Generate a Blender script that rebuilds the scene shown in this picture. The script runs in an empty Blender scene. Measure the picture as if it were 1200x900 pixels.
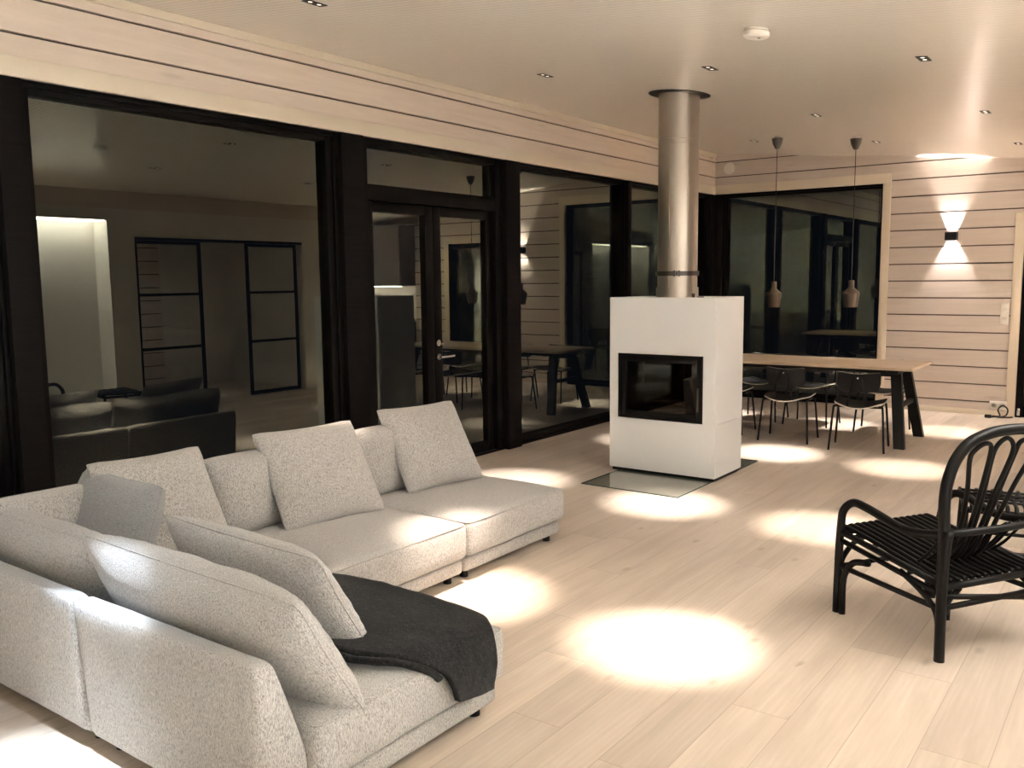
import bpy, bmesh, math, random
from mathutils import Vector, Matrix, noise
random.seed(7)
SC = bpy.context.scene
COL = SC.collection
PI = math.pi
DEP = 10.918            # inner face of the end wall
CAMX, CAMZ = 4.7558, 1.55

# ------------------------------------------------------------------ helpers
def link(name, me, mat=None, parent=None):
    o = bpy.data.objects.new(name, me)
    COL.objects.link(o)
    if mat is not None:
        me.materials.append(mat)
    if parent is not None:
        o.parent = parent
    return o

def from_bm(name, bm, mat, parent=None, smooth=False, angle=None):
    bmesh.ops.recalc_face_normals(bm, faces=bm.faces[:])
    me = bpy.data.meshes.new(name)
    bm.to_mesh(me); bm.free()
    if smooth or angle:
        for p in me.polygons: p.use_smooth = True
        if angle:
            try: me.set_sharp_from_angle(angle=angle)
            except Exception: pass
    return link(name, me, mat, parent)

def empty(name, loc=(0, 0, 0), rz=0.0):
    o = bpy.data.objects.new(name, None)
    o.empty_display_size = 0.1
    COL.objects.link(o)
    o.location = loc
    o.rotation_euler = (0, 0, rz)
    return o

def tag(o, label=None, cat=None, group=None, kind=None):
    if label: o['label'] = label
    if cat: o['category'] = cat
    if group: o['group'] = group
    if kind: o['kind'] = kind
    return o

def box(bm, x0, x1, y0, y1, z0, z1):
    vs = [bm.verts.new((x, y, z)) for z in (z0, z1) for y in (y0, y1) for x in (x0, x1)]
    for f in ((0, 2, 3, 1), (4, 5, 7, 6), (0, 1, 5, 4), (2, 6, 7, 3), (0, 4, 6, 2), (1, 3, 7, 5)):
        bm.faces.new([vs[i] for i in f])
    return vs

def bevel(bm, w, seg=2):
    bmesh.ops.bevel(bm, geom=bm.edges[:], offset=w, segments=seg, profile=0.5, affect='EDGES')

def boxes(name, lst, mat, parent=None, bev=0.0, seg=2):
    bm = bmesh.new()
    for b in lst: box(bm, *b)
    if bev: bevel(bm, bev, seg)
    return from_bm(name, bm, mat, parent, angle=(0.7 if bev else None))

def catmull(pts, n=8, closed=False):
    P = [Vector(p) for p in pts]
    if len(P) < 3: return P
    out = []
    m = len(P)
    segs = m if closed else m - 1
    for i in range(segs):
        if closed:
            a, b, c, d = P[(i - 1) % m], P[i], P[(i + 1) % m], P[(i + 2) % m]
        else:
            a = P[i - 1] if i > 0 else P[0] * 2 - P[1]
            b, c = P[i], P[i + 1]
            d = P[i + 2] if i + 2 < m else P[-1] * 2 - P[-2]
        for k in range(n):
            t = k / n
            out.append(0.5 * ((2 * b) + (c - a) * t + (2 * a - 5 * b + 4 * c - d) * t * t + (3 * b - a - 3 * c + d) * t ** 3))
    if not closed: out.append(P[-1])
    return out

def tube(bm, pts, r, n=8, closed=False, cap=True, flat=None):
    """sweep a round section along pts; r a number or list"""
    P = [Vector(p) for p in pts]
    m = len(P)
    rings = []
    prevn = None
    for i in range(m):
        if closed:
            t = (P[(i + 1) % m] - P[i - 1]).normalized()
        else:
            t = (P[min(i + 1, m - 1)] - P[max(i - 1, 0)]).normalized()
        if prevn is None:
            ref = Vector((0, 0, 1)) if abs(t.z) < 0.9 else Vector((1, 0, 0))
            nn = (ref - t * ref.dot(t)).normalized()
        else:
            nn = (prevn - t * prevn.dot(t))
            nn = nn.normalized() if nn.length > 1e-6 else prevn
        prevn = nn
        b = t.cross(nn)
        rr = r[i] if isinstance(r, (list, tuple)) else r
        rings.append([bm.verts.new(P[i] + (nn * math.cos(2 * PI * k / n) + b * math.sin(2 * PI * k / n)) * rr) for k in range(n)])
    cnt = m if closed else m - 1
    for i in range(cnt):
        A, B = rings[i], rings[(i + 1) % m]
        for k in range(n):
            bm.faces.new((A[k], A[(k + 1) % n], B[(k + 1) % n], B[k]))
    if cap and not closed:
        bm.faces.new(rings[0][::-1]); bm.faces.new(rings[-1])

def lathe(bm, prof, n=32, center=(0, 0, 0), cap=True):
    c = Vector(center)
    rings = []
    for r, z in prof:
        rings.append([bm.verts.new(c + Vector((r * math.cos(2 * PI * k / n), r * math.sin(2 * PI * k / n), z))) for k in range(n)])
    for A, B in zip(rings, rings[1:]):
        for k in range(n):
            bm.faces.new((A[k], A[(k + 1) % n], B[(k + 1) % n], B[k]))
    if cap:
        bm.faces.new(rings[0][::-1]); bm.faces.new(rings[-1])

# ------------------------------------------------------------------ materials
class N:
    """small node-graph helper"""
    def __init__(s, name):
        s.m = bpy.data.materials.new(name); s.m.use_nodes = True
        s.t = s.m.node_tree; s.t.nodes.clear()
        s.out = s.t.nodes.new('ShaderNodeOutputMaterial')
    def n(s, typ, **kw):
        nd = s.t.nodes.new(typ)
        for k, v in kw.items(): setattr(nd, k, v)
        return nd
    def l(s, a, b): s.t.links.new(a, b)
    def val(s, sock, v):
        if hasattr(v, 'is_linked') or hasattr(v, 'links'): s.l(v, sock)
        else: sock.default_value = v
    def math(s, op, a, b=None, c=None):
        nd = s.n('ShaderNodeMath', operation=op)
        s.val(nd.inputs[0], a)
        if b is not None: s.val(nd.inputs[1], b)
        if c is not None: s.val(nd.inputs[2], c)
        return nd.outputs[0]
    def coords(s, which='Object', scale=(1, 1, 1), rot=(0, 0, 0)):
        tc = s.n('ShaderNodeTexCoord'); mp = s.n('ShaderNodeMapping')
        s.l(tc.outputs[which], mp.inputs[0])
        mp.inputs['Scale'].default_value = scale; mp.inputs['Rotation'].default_value = rot
        return mp.outputs[0]
    def noise(s, vec, scale, detail=4, rough=0.5, dist=0.0):
        nd = s.n('ShaderNodeTexNoise'); s.l(vec, nd.inputs['Vector'])
        nd.inputs['Scale'].default_value = scale; nd.inputs['Detail'].default_value = detail
        nd.inputs['Roughness'].default_value = rough; nd.inputs['Distortion'].default_value = dist
        return nd.outputs['Fac']
    def ramp(s, fac, stops):
        nd = s.n('ShaderNodeValToRGB'); s.l(fac, nd.inputs[0])
        el = nd.color_ramp.elements
        while len(el) < len(stops): el.new(0.5)
        for e, (p, c) in zip(el, stops):
            e.position = p; e.color = (*c, 1) if len(c) == 3 else c
        return nd.outputs[0]
    def mix(s, fac, a, b, mode='MIX'):
        nd = s.n('ShaderNodeMix', data_type='RGBA', blend_type=mode)
        s.val(nd.inputs['Factor'], fac)
        for sock, v in ((nd.inputs[6], a), (nd.inputs[7], b)):
            if isinstance(v, (tuple, list)): sock.default_value = (*v, 1) if len(v) == 3 else v
            else: s.l(v, sock)
        return nd.outputs[2]
    def bump(s, h, strength=0.3, dist=0.01, normal=None):
        nd = s.n('ShaderNodeBump'); s.l(h, nd.inputs['Height'])
        nd.inputs['Strength'].default_value = strength; nd.inputs['Distance'].default_value = dist
        if normal is not None: s.l(normal, nd.inputs['Normal'])
        return nd.outputs[0]
    def bsdf(s, color, rough=0.5, metal=0.0, normal=None, spec=0.5, **kw):
        nd = s.n('ShaderNodeBsdfPrincipled')
        if isinstance(color, (tuple, list)): nd.inputs['Base Color'].default_value = (*color, 1)
        else: s.l(color, nd.inputs['Base Color'])
        s.val(nd.inputs['Roughness'], rough); nd.inputs['Metallic'].default_value = metal
        nd.inputs['Specular IOR Level'].default_value = spec
        if normal is not None: s.l(normal, nd.inputs['Normal'])
        for k, v in kw.items(): nd.inputs[k].default_value = v
        s.l(nd.outputs[0], s.out.inputs[0])
        return nd

def plain(name, color, rough=0.5, metal=0.0, spec=0.5, grain=0.0, gscale=200, **kw):
    g = N(name)
    v = g.coords()
    f = g.noise(v, gscale, 3)
    c = g.mix(f, tuple(x * 0.93 for x in color), tuple(min(1, x * 1.05) for x in color))
    nrm = g.bump(f, grain, 0.002) if grain else None
    g.bsdf(c, rough, metal, nrm, spec, **kw)
    return g.m

def emit(name, color, power):
    g = N(name); e = g.n('ShaderNodeEmission')
    e.inputs[0].default_value = (*color, 1); e.inputs[1].default_value = power
    g.l(e.outputs[0], g.out.inputs[0]); return g.m

def make_floor():
    g = N('whitewashed_oak_planks')
    tc = g.n('ShaderNodeTexCoord'); sp = g.n('ShaderNodeSeparateXYZ'); g.l(tc.outputs['Object'], sp.inputs[0])
    W, L = 0.2063, 2.05
    xs = g.math('DIVIDE', g.math('ADD', sp.outputs[0], 10 * W - 3.77 + 18 * W), W)   # joint at x = 3.77
    row = g.math('FLOOR', xs); fx = g.math('SUBTRACT', xs, row)
    wn = g.n('ShaderNodeTexWhiteNoise', noise_dimensions='1D'); g.l(row, wn.inputs['W'])
    ys = g.math('ADD', g.math('DIVIDE', g.math('ADD', sp.outputs[1], 20.0), L), g.math('MULTIPLY', wn.outputs['Value'], 7.3))
    cell = g.math('FLOOR', ys); fy = g.math('SUBTRACT', ys, cell)
    cv = g.n('ShaderNodeCombineXYZ'); g.l(row, cv.inputs[0]); g.l(cell, cv.inputs[1])
    w2 = g.n('ShaderNodeTexWhiteNoise', noise_dimensions='2D'); g.l(cv.outputs[0], w2.inputs['Vector'])
    # grain coordinates, shifted from plank to plank
    off = g.n('ShaderNodeVectorMath', operation='SCALE'); g.l(w2.outputs['Color'], off.inputs[0]); off.inputs['Scale'].default_value = 13.0
    ad = g.n('ShaderNodeVectorMath', operation='ADD'); g.l(tc.outputs['Object'], ad.inputs[0]); g.l(off.outputs[0], ad.inputs[1])
    mp = g.n('ShaderNodeMapping'); g.l(ad.outputs[0], mp.inputs[0]); mp.inputs['Scale'].default_value = (9, 0.9, 1)
    big = g.noise(mp.outputs[0], 1.6, 5, 0.55, 0.6)
    wv = g.n('ShaderNodeTexWave', wave_type='BANDS', bands_direction='X')
    g.l(mp.outputs[0], wv.inputs['Vector']); wv.inputs['Scale'].default_value = 1.4
    wv.inputs['Distortion'].default_value = 5.5; wv.inputs['Detail'].default_value = 3; wv.inputs['Detail Scale'].default_value = 1.2
    mp2 = g.n('ShaderNodeMapping'); g.l(ad.outputs[0], mp2.inputs[0]); mp2.inputs['Scale'].default_value = (120, 5, 1)
    fine = g.noise(mp2.outputs[0], 1.0, 3, 0.6)
    col = g.ramp(big, [(0.25, (0.43, 0.35, 0.28)), (0.55, (0.545, 0.455, 0.375)), (0.8, (0.61, 0.52, 0.435))])
    col = g.mix(g.math('MULTIPLY', wv.outputs['Fac'], 0.32), col, (0.45, 0.37, 0.30))
    col = g.mix(g.math('MULTIPLY', fine, 0.25), col, (0.72, 0.65, 0.57))
    tone = g.math('ADD', g.math('MULTIPLY', w2.outputs['Value'], 0.22), 0.85)
    tv = g.n('ShaderNodeCombineXYZ')
    for i in range(3): g.l(tone, tv.inputs[i])
    col = g.mix(1.0, col, tv.outputs[0], 'MULTIPLY')
    # knots
    mk = g.n('ShaderNodeMapping'); g.l(ad.outputs[0], mk.inputs[0]); mk.inputs['Scale'].default_value = (3.2, 1.5, 1)
    vo = g.n('ShaderNodeTexVoronoi', feature='F1', voronoi_dimensions='2D'); g.l(mk.outputs[0], vo.inputs['Vector']); vo.inputs['Scale'].default_value = 1.0
    kn = g.ramp(vo.outputs['Distance'], [(0.0, (1, 1, 1)), (0.03, (0.75,) * 3), (0.075, (0, 0, 0))])
    gate = g.math('GREATER_THAN', g.noise(ad.outputs[0], 0.9, 1), 0.50)
    col = g.mix(g.math('MULTIPLY', g.math('MULTIPLY', kn, gate), 0.55), col, (0.24, 0.185, 0.145))
    # soft dark smears of heartwood
    sm = g.noise(mp.outputs[0], 0.7, 3, 0.5, 0.3)
    smr = g.ramp(sm, [(0.58, (0, 0, 0)), (0.75, (1, 1, 1))])
    col = g.mix(g.math('MULTIPLY', smr, 0.42), col, (0.36, 0.29, 0.235))
    # joints
    ex = g.math('MINIMUM', fx, g.math('SUBTRACT', 1.0, fx)); ey = g.math('MINIMUM', fy, g.math('SUBTRACT', 1.0, fy))
    jx = g.math('LESS_THAN', ex, 0.008); jy = g.math('LESS_THAN', ey, 0.0009)
    j = g.math('MAXIMUM', jx, jy)
    col = g.mix(g.math('MULTIPLY', j, 0.5), col, (0.25, 0.19, 0.15))
    h = g.math('SUBTRACT', g.math('MULTIPLY', fine, 0.4), g.math('MULTIPLY', j, 1.0))
    nrm = g.bump(h, 0.25, 0.002)
    g.bsdf(col, 0.42, 0.0, nrm, 0.35)
    return g.m

def make_log(name, axis, c1, c2):
    """whitewashed timber, grain along axis (0 = x, 1 = y)"""
    g = N(name)
    sc = (1.2, 14, 14) if axis == 0 else (14, 1.2, 14)
    v = g.coords(scale=sc)
    a = g.noise(v, 1.2, 5, 0.55, 0.8)
    sc2 = (3, 150, 150) if axis == 0 else (150, 3, 150)
    f = g.noise(g.coords(scale=sc2), 1.0, 3)
    col = g.ramp(a, [(0.25, c1), (0.7, c2)])
    col = g.mix(g.math('MULTIPLY', f, 0.18), col, tuple(x * 0.8 for x in c1))
    sk = (1.1, 5.2, 5.2) if axis == 0 else (5.2, 1.1, 5.2)
    vo = g.n('ShaderNodeTexVoronoi', feature='F1'); g.l(g.coords(scale=sk), vo.inputs['Vector']); vo.inputs['Scale'].default_value = 1.0
    kn = g.ramp(vo.outputs['Distance'], [(0.0, (1, 1, 1)), (0.05, (0.8,) * 3), (0.12, (0, 0, 0))])
    col = g.mix(g.math('MULTIPLY', kn, 0.4), col, tuple(x * 0.55 for x in c1))
    g.bsdf(col, 0.6, 0.0, g.bump(f, 0.15, 0.002), 0.3)
    return g.m

def make_ceiling():
    g = N('painted_ceiling_boarding')
    tc = g.n('ShaderNodeTexCoord'); sp = g.n('ShaderNodeSeparateXYZ'); g.l(tc.outputs['Object'], sp.inputs[0])
    ys = g.math('DIVIDE', sp.outputs[1], 0.042); fr = g.math('FRACT', ys)
    e = g.math('MINIMUM', fr, g.math('SUBTRACT', 1.0, fr))
    gr = g.math('LESS_THAN', e, 0.07)
    f = g.noise(g.coords(scale=(1.5, 40, 1)), 1.0, 3)
    col = g.mix(f, (0.76, 0.71, 0.63), (0.83, 0.78, 0.695))
    col = g.mix(g.math('MULTIPLY', gr, 0.38), col, (0.40, 0.34, 0.27))
    h = g.math('MULTIPLY', g.math('MINIMUM', e, 0.12), 8.0)
    g.bsdf(col, 0.24, 0.0, g.bump(h, 0.35, 0.003), 0.5)
    return g.m

def make_fabric(name, c_dark, c_mid, c_light, streak=(70, 70, 22), bump=0.9):
    g = N(name)
    v = g.coords(scale=streak)
    a = g.noise(v, 3.6, 4, 0.65, 0.3)
    v2 = g.coords()
    b = g.noise(v2, 420, 2, 0.6)
    m = g.math('ADD', g.math('MULTIPLY', a, 0.72), g.math('MULTIPLY', b, 0.28))
    col = g.ramp(m, [(0.36, c_dark), (0.46, c_mid), (0.60, c_light)])
    big = g.noise(v2, 5, 2)
    col = g.mix(g.math('MULTIPLY', big, 0.16), col, c_dark)
    g.bsdf(col, 0.95, 0.0, g.bump(m, bump, 0.006), 0.12, **{'Sheen Weight': 0.25, 'Sheen Roughness': 0.5})
    return g.m

def two_sided_fresnel(g):
    fr = g.n('ShaderNodeFresnel'); ge = g.n('ShaderNodeNewGeometry')
    g.l(g.math('ADD', 1.5, g.math('MULTIPLY', ge.outputs['Backfacing'], 1 / 1.5 - 1.5)), fr.inputs['IOR'])
    return fr

def make_glass(name, rough=0.0, tint=(0.88, 0.92, 0.79), surfaces=2.1, trans=(0.80, 0.83, 0.80)):
    """insulating unit: clear, with the summed Fresnel reflection of its surfaces"""
    g = N(name)
    fr = two_sided_fresnel(g)
    k = g.math('ADD', 0.035, g.math('SUBTRACT', 1.0, g.math('POWER', g.math('SUBTRACT', 1.0, fr.outputs[0]), surfaces)))
    gl = g.n('ShaderNodeBsdfGlossy'); gl.inputs['Color'].default_value = (*tint, 1); gl.inputs['Roughness'].default_value = rough
    tr = g.n('ShaderNodeBsdfTransparent'); tr.inputs['Color'].default_value = (*trans, 1)
    mx = g.n('ShaderNodeMixShader'); g.l(k, mx.inputs[0]); g.l(tr.outputs[0], mx.inputs[1]); g.l(gl.outputs[0], mx.inputs[2])
    g.l(mx.outputs[0], g.out.inputs[0])
    return g.m

def make_brushed(name, color, rough=0.28, axis='z'):
    g = N(name)
    v = g.coords(scale=(90, 90, 1.5) if axis == 'z' else (1.5, 1.5, 120))
    f = g.noise(v, 1.0, 3, 0.5)
    col = g.mix(f, tuple(x * 0.88 for x in color), color)
    r = g.math('ADD', g.math('MULTIPLY', f, 0.16), rough - 0.08)
    g.bsdf(col, r, 1.0, g.bump(f, 0.03, 0.001))
    return g.m

def make_wood(name, c1, c2, axis=0, rough=0.45, spec=0.4):
    g = N(name)
    sc = (1.5, 22, 22) if axis == 0 else (22, 1.5, 22)
    a = g.noise(g.coords(scale=sc), 1.5, 5, 0.6, 0.8)
    col = g.ramp(a, [(0.3, c1), (0.7, c2)])
    g.bsdf(col, rough, 0.0, g.bump(a, 0.1, 0.002), spec)
    return g.m

def make_wool():
    g = N('charcoal_boiled_wool')
    v = g.coords()
    a = g.noise(v, 150, 4, 0.75); b = g.noise(v, 60, 3, 0.6)
    m = g.math('ADD', g.math('MULTIPLY', a, 0.6), g.math('MULTIPLY', b, 0.4))
    col = g.ramp(m, [(0.35, (0.004, 0.004, 0.0045)), (0.52, (0.012, 0.0115, 0.0125)), (0.68, (0.05, 0.047, 0.047))])
    g.bsdf(col, 1.0, 0.0, g.bump(m, 1.0, 0.008), 0.03, **{'Sheen Weight': 0.08, 'Sheen Roughness': 0.6})
    return g.m

M = {}
M['floor'] = make_floor()
M['log_y'] = make_log('whitewashed_log_lengthwise', 1, (0.62, 0.525, 0.45), (0.70, 0.605, 0.525))
M['log_x'] = make_log('whitewashed_log_crosswise', 0, (0.55, 0.475, 0.425), (0.63, 0.555, 0.50))
M['groove_shade'] = plain('dark_brown_groove_shade', (0.10, 0.068, 0.05), 0.8)  # brown that stands in for the shade between the logs
M['trim'] = plain('cream_trim_paint', (0.66, 0.585, 0.475), 0.5)
M['ceiling'] = make_ceiling()
M['plaster'] = plain('grey_white_plaster', (0.70, 0.675, 0.62), 0.7)
M['frame'] = plain('black_window_frame', (0.005, 0.0043, 0.0043), 0.5, 0, 0.08)
M['post'] = make_wood('black_stained_post', (0.006, 0.005, 0.005), (0.010, 0.0083, 0.0083), 1, 0.65, 0.06)
M['glass'] = make_glass('window_glazing')
M['fabric'] = make_fabric('grey_beige_tweed', (0.135, 0.13, 0.126), (0.345, 0.33, 0.32), (0.55, 0.535, 0.52), (80, 80, 27))
M['fabric_grey'] = make_fabric('mid_grey_linen', (0.15, 0.155, 0.165), (0.255, 0.262, 0.278), (0.36, 0.367, 0.385), (40, 40, 120), 0.5)
M['wool'] = make_wool()
M['stove'] = plain('white_stove_panel', (0.77, 0.785, 0.80), 0.38, 0, 0.4)
M['black_metal'] = plain('black_powder_coat', (0.006, 0.006, 0.0065), 0.42, 0, 0.22)
M['soot'] = plain('dark_firebrick', (0.028, 0.021, 0.017), 0.9, 0, 0.1, 0.4, 40)
M['firebox_glass'] = make_glass('firebox_glazing', 0.02, (0.9, 0.85, 0.78), 1.6, (0.34, 0.31, 0.28))
M['steel'] = make_brushed('brushed_stainless', (0.47, 0.42, 0.37), 0.36)
M['steel_dark'] = make_brushed('dark_steel', (0.11, 0.10, 0.092), 0.42)
M['lever'] = plain('satin_nickel', (0.70, 0.69, 0.66), 0.25, 1.0)
M['hearth'] = None
M['table'] = make_wood('light_oak_top', (0.50, 0.385, 0.28), (0.64, 0.52, 0.40))
M['ply'] = plain('pale_ply_edge', (0.62, 0.57, 0.50), 0.5)
M['shell'] = plain('black_chair_shell', (0.009, 0.0085, 0.009), 0.5, 0, 0.22)
M['rattan'] = plain('black_rattan', (0.0045, 0.004, 0.004), 0.42, 0, 0.2, 0.2, 90)
M['pendant'] = make_brushed('aged_brass_shade', (0.145, 0.118, 0.097), 0.42, 'x')
M['cord'] = plain('black_cord', (0.01, 0.01, 0.01), 0.6)
M['white'] = plain('white_plastic', (0.74, 0.70, 0.64), 0.45)
M['cabinet'] = plain('dark_grey_cabinet', (0.10, 0.105, 0.105), 0.6)
M['cab_dark'] = plain('aubergine_brown_cabinet', (0.10, 0.082, 0.082), 0.6)
M['led'] = emit('led_strip_glow', (1.0, 0.93, 0.85), 22)
M['lens'] = emit('downlight_lens_glow', (1.0, 0.86, 0.66), 2)
M['lamp_glow'] = emit('wall_lamp_lens_glow', (1.0, 0.94, 0.9), 7)

def hearth_glass():
    g = N('hearth_glass_plate')
    fr = two_sided_fresnel(g)
    gl = g.n('ShaderNodeBsdfGlossy'); gl.inputs['Roughness'].default_value = 0.02
    tr = g.n('ShaderNodeBsdfTransparent'); tr.inputs['Color'].default_value = (0.955, 0.98, 0.965, 1)
    k = g.math('SUBTRACT', 1.0, g.math('POWER', g.math('SUBTRACT', 1.0, fr.outputs[0]), 1.6))
    mx = g.n('ShaderNodeMixShader'); g.l(k, mx.inputs[0]); g.l(tr.outputs[0], mx.inputs[1]); g.l(gl.outputs[0], mx.inputs[2])
    g.l(mx.outputs[0], g.out.inputs[0]); return g.m
M['hearth'] = hearth_glass()
M['hearth_edge'] = plain('green_glass_edge', (0.05, 0.09, 0.075), 0.2)

def ceil_z(x): return 3.095 - 0.101 * x

# ------------------------------------------------------------------ the setting
def struct(o): o['kind'] = 'structure'; return o

fl = boxes('floor', [(-0.25, 8.2, -2.3, 11.2, -0.12, 0.0)], M['floor']); struct(fl)

bm = bmesh.new()
xs = (-0.25, 8.2)
vs = []
for dz in (0.0, 0.12):
    for y in (-2.3, 11.2):
        for x in xs: vs.append(bm.verts.new((x, y, ceil_z(x) + dz)))
for f in ((0, 1, 3, 2), (4, 6, 7, 5), (0, 4, 5, 1), (2, 3, 7, 6), (0, 2, 6, 4), (1, 5, 7, 3)):
    bm.faces.new([vs[i] for i in f])
struct(from_bm('ceiling', bm, M['ceiling']))

GR = [0.145 + 0.18967 * k for k in range(-1, 17)]
def log_courses(zmin, zmax):
    out = []
    for a, b in zip(GR, GR[1:]):
        lo, hi = max(a + 0.007, zmin), min(b - 0.007, zmax)
        if hi - lo > 0.02: out.append((lo, hi))
    return out

def log_wall(name, axis, face, back, spans, mat):
    """spans: list of (s0, s1, zmin, zmax); axis 1 = runs along y with its face at x = face"""
    bm = bmesh.new(); bs = bmesh.new()
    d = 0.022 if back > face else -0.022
    for s0, s1, z0, z1 in spans:
        for lo, hi in log_courses(z0, z1):
            if axis == 1: box(bm, min(face, back), max(face, back), s0, s1, lo, hi)
            else: box(bm, s0, s1, min(face, back), max(face, back), lo, hi)
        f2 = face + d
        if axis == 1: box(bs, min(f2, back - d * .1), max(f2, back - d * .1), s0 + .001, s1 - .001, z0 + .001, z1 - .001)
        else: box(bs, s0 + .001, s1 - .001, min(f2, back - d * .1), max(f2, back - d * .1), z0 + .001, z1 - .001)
    o = struct(from_bm(name, bm, mat))
    from_bm('groove_shade_backing', bs, M['groove_shade'], o)  # dark backing paints the groove shade in behind the log faces
    return o

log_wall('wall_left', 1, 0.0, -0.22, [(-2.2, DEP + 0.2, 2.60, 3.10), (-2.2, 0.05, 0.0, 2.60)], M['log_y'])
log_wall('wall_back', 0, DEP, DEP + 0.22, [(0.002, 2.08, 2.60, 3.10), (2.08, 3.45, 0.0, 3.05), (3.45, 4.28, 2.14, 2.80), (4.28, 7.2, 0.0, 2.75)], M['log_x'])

# trims
struct(boxes('trim_1', [(-0.02, 0.014, -2.0, DEP, 2.585, 2.685)], M['trim'], None, 0.003))
struct(boxes('trim_2', [(0.0, 2.14, DEP - 0.014, DEP + 0.02, 2.585, 2.695), (2.052, 2.14, DEP - 0.014, DEP + 0.02, 0.0, 2.585)], M['trim'], None, 0.003))
struct(boxes('trim_3', [(3.405, 3.495, DEP - 0.014, DEP + 0.02, 0.0, 2.10), (3.405, 4.33, DEP - 0.014, DEP + 0.02, 2.10, 2.19), (4.24, 4.33, DEP - 0.014, DEP + 0.02, 0.0, 2.10)], M['trim'], None, 0.003))
bm = bmesh.new(); box(bm, 0.0, 0.018, -2.0, DEP, 3.045, 3.094)
struct(from_bm('trim_4', bm, M['trim']))
struct(boxes('baseboard_back', [(2.14, 3.405, DEP - 0.012, DEP + 0.02, 0.0, 0.058)], M['trim'], None, 0.002))

# posts between the glazed bays
def post(name, x0, x1, y0, y1, z0=0.0, z1=2.585):
    return struct(boxes(name, [(x0, x1, y0, y1, z0, z1)], M['post'], None, 0.004))
post('trim_5', -0.21, 0.0, 2.17, 2.305)
post('trim_6', -0.21, 0.0, 4.485, 4.70)
post('trim_7', -0.21, 0.0, 6.43, 6.634)
post('trim_8', -0.21, 0.0, 8.64, 8.715)
post('trim_9', -0.21, 0.0, 10.80, DEP + 0.02)
post('trim_10', -0.20, 0.10, DEP + 0.002, DEP + 0.21)
post('trim_11', -0.21, 0.0, 0.05, 0.2)

def window(name, y0, y1, z0, z1, wl, wr, wt, wb, axis=1):
    """frame ring round one fixed pane, pane in the middle of the frame; axis 0 lies in the end wall"""
    a, b = -0.175, -0.065
    g = -0.117
    def B(s0, s1, q0, q1):
        return (a, b, s0, s1, q0, q1) if axis == 1 else (s0, s1, DEP - b, DEP - a, q0, q1)
    lst = [B(y0, y0 + wl, z0, z1), B(y1 - wr, y1, z0, z1), B(y0 + wl, y1 - wr, z1 - wt, z1), B(y0 + wl, y1 - wr, z0, z0 + wb)]
    # glazing bead
    def G(s0, s1, q0, q1):
        return (b, b + 0.02, s0, s1, q0, q1) if axis == 1 else (s0, s1, DEP - b - 0.02, DEP - b, q0, q1)
    o = struct(boxes(name, lst, M['frame'], None, 0.004))
    bead = [G(y0, y0 + wl * .45, z0, z1), G(y1 - wr * .45, y1, z0, z1), G(y0 + wl * .45, y1 - wr * .45, z1 - wt * .45, z1), G(y0 + wl * .45, y1 - wr * .45, z0, z0 + wb * .45)]
    boxes('window_bead', bead, M['frame'], o, 0.002)
    bm = bmesh.new()
    s0, s1, q0, q1 = y0 + wl - 0.01, y1 - wr + 0.01, z0 + wb - 0.01, z1 - wt + 0.01
    if axis == 1: pts = [(g, s0, q0), (g, s1, q0), (g, s1, q1), (g, s0, q1)]
    else: pts = [(s0, DEP - g, q0), (s1, DEP - g, q0), (s1, DEP - g, q1), (s0, DEP - g, q1)]
    bm.faces.new([bm.verts.new(p) for p in pts])
    from_bm('window_pane', bm, M['glass'], o)
    return o
window('window_1', 0.2, 2.17, 0.0, 2.585, 0.06, 0.06, 0.065, 0.085)
window('window_2', 2.305, 4.485, 0.0, 2.585, 0.06, 0.095, 0.062, 0.085)
window('window_3', 6.634, 8.64, 0.0, 2.585, 0.05, 0.05, 0.045, 0.075)
window('window_4', 8.715, 10.80, 0.0, 2.585, 0.05, 0.05, 0.045, 0.075)
window('window_5', 0.10, 2.05, 0.0, 2.585, 0.05, 0.03, 0.05, 0.09, axis=0)

# double garden door with a transom light
d1 = struct(boxes('door_1', [(-0.19, -0.045, 4.70, 4.775, 0, 2.585), (-0.19, -0.045, 6.325, 6.43, 0, 2.585), (-0.19, -0.045, 4.775, 6.325, 2.535, 2.585),
                             (-0.19, -0.045, 4.775, 6.325, 2.14, 2.255), (-0.19, -0.045, 4.775, 6.325, 0, 0.02)], M['frame'], None, 0.004))
bm = bmesh.new()
bm.faces.new([bm.verts.new(p) for p in [(-0.117, 4.80, 2.25), (-0.117, 6.315, 2.25), (-0.117, 6.315, 2.54), (-0.117, 4.80, 2.54)]])
tp = from_bm('transom_pane', bm, M['glass'], d1)
boxes('transom_frame', [(-0.16, -0.08, 4.775, 4.81, 2.255, 2.535), (-0.16, -0.08, 6.29, 6.325, 2.255, 2.535)], M['frame'], d1, 0.003)
for (y0, y1, g0, g1) in ((4.78, 5.533, 4.857, 5.441), (5.537, 6.32, 5.63, 6.235)):
    lf = boxes('door_leaf', [(-0.155, -0.085, y0, g0, 0.02, 2.135), (-0.155, -0.085, g1, y1, 0.02, 2.135), (-0.155, -0.085, g0, g1, 2.06, 2.135), (-0.155, -0.085, g0, g1, 0.02, 0.10)], M['frame'], d1, 0.004)
    bm = bmesh.new()
    bm.faces.new([bm.verts.new(p) for p in [(-0.117, g0 - .01, .09), (-0.117, g1 + .01, .09), (-0.117, g1 + .01, 2.07), (-0.117, g0 - .01, 2.07)]])
    from_bm('door_pane', bm, M['glass'], lf)
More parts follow.
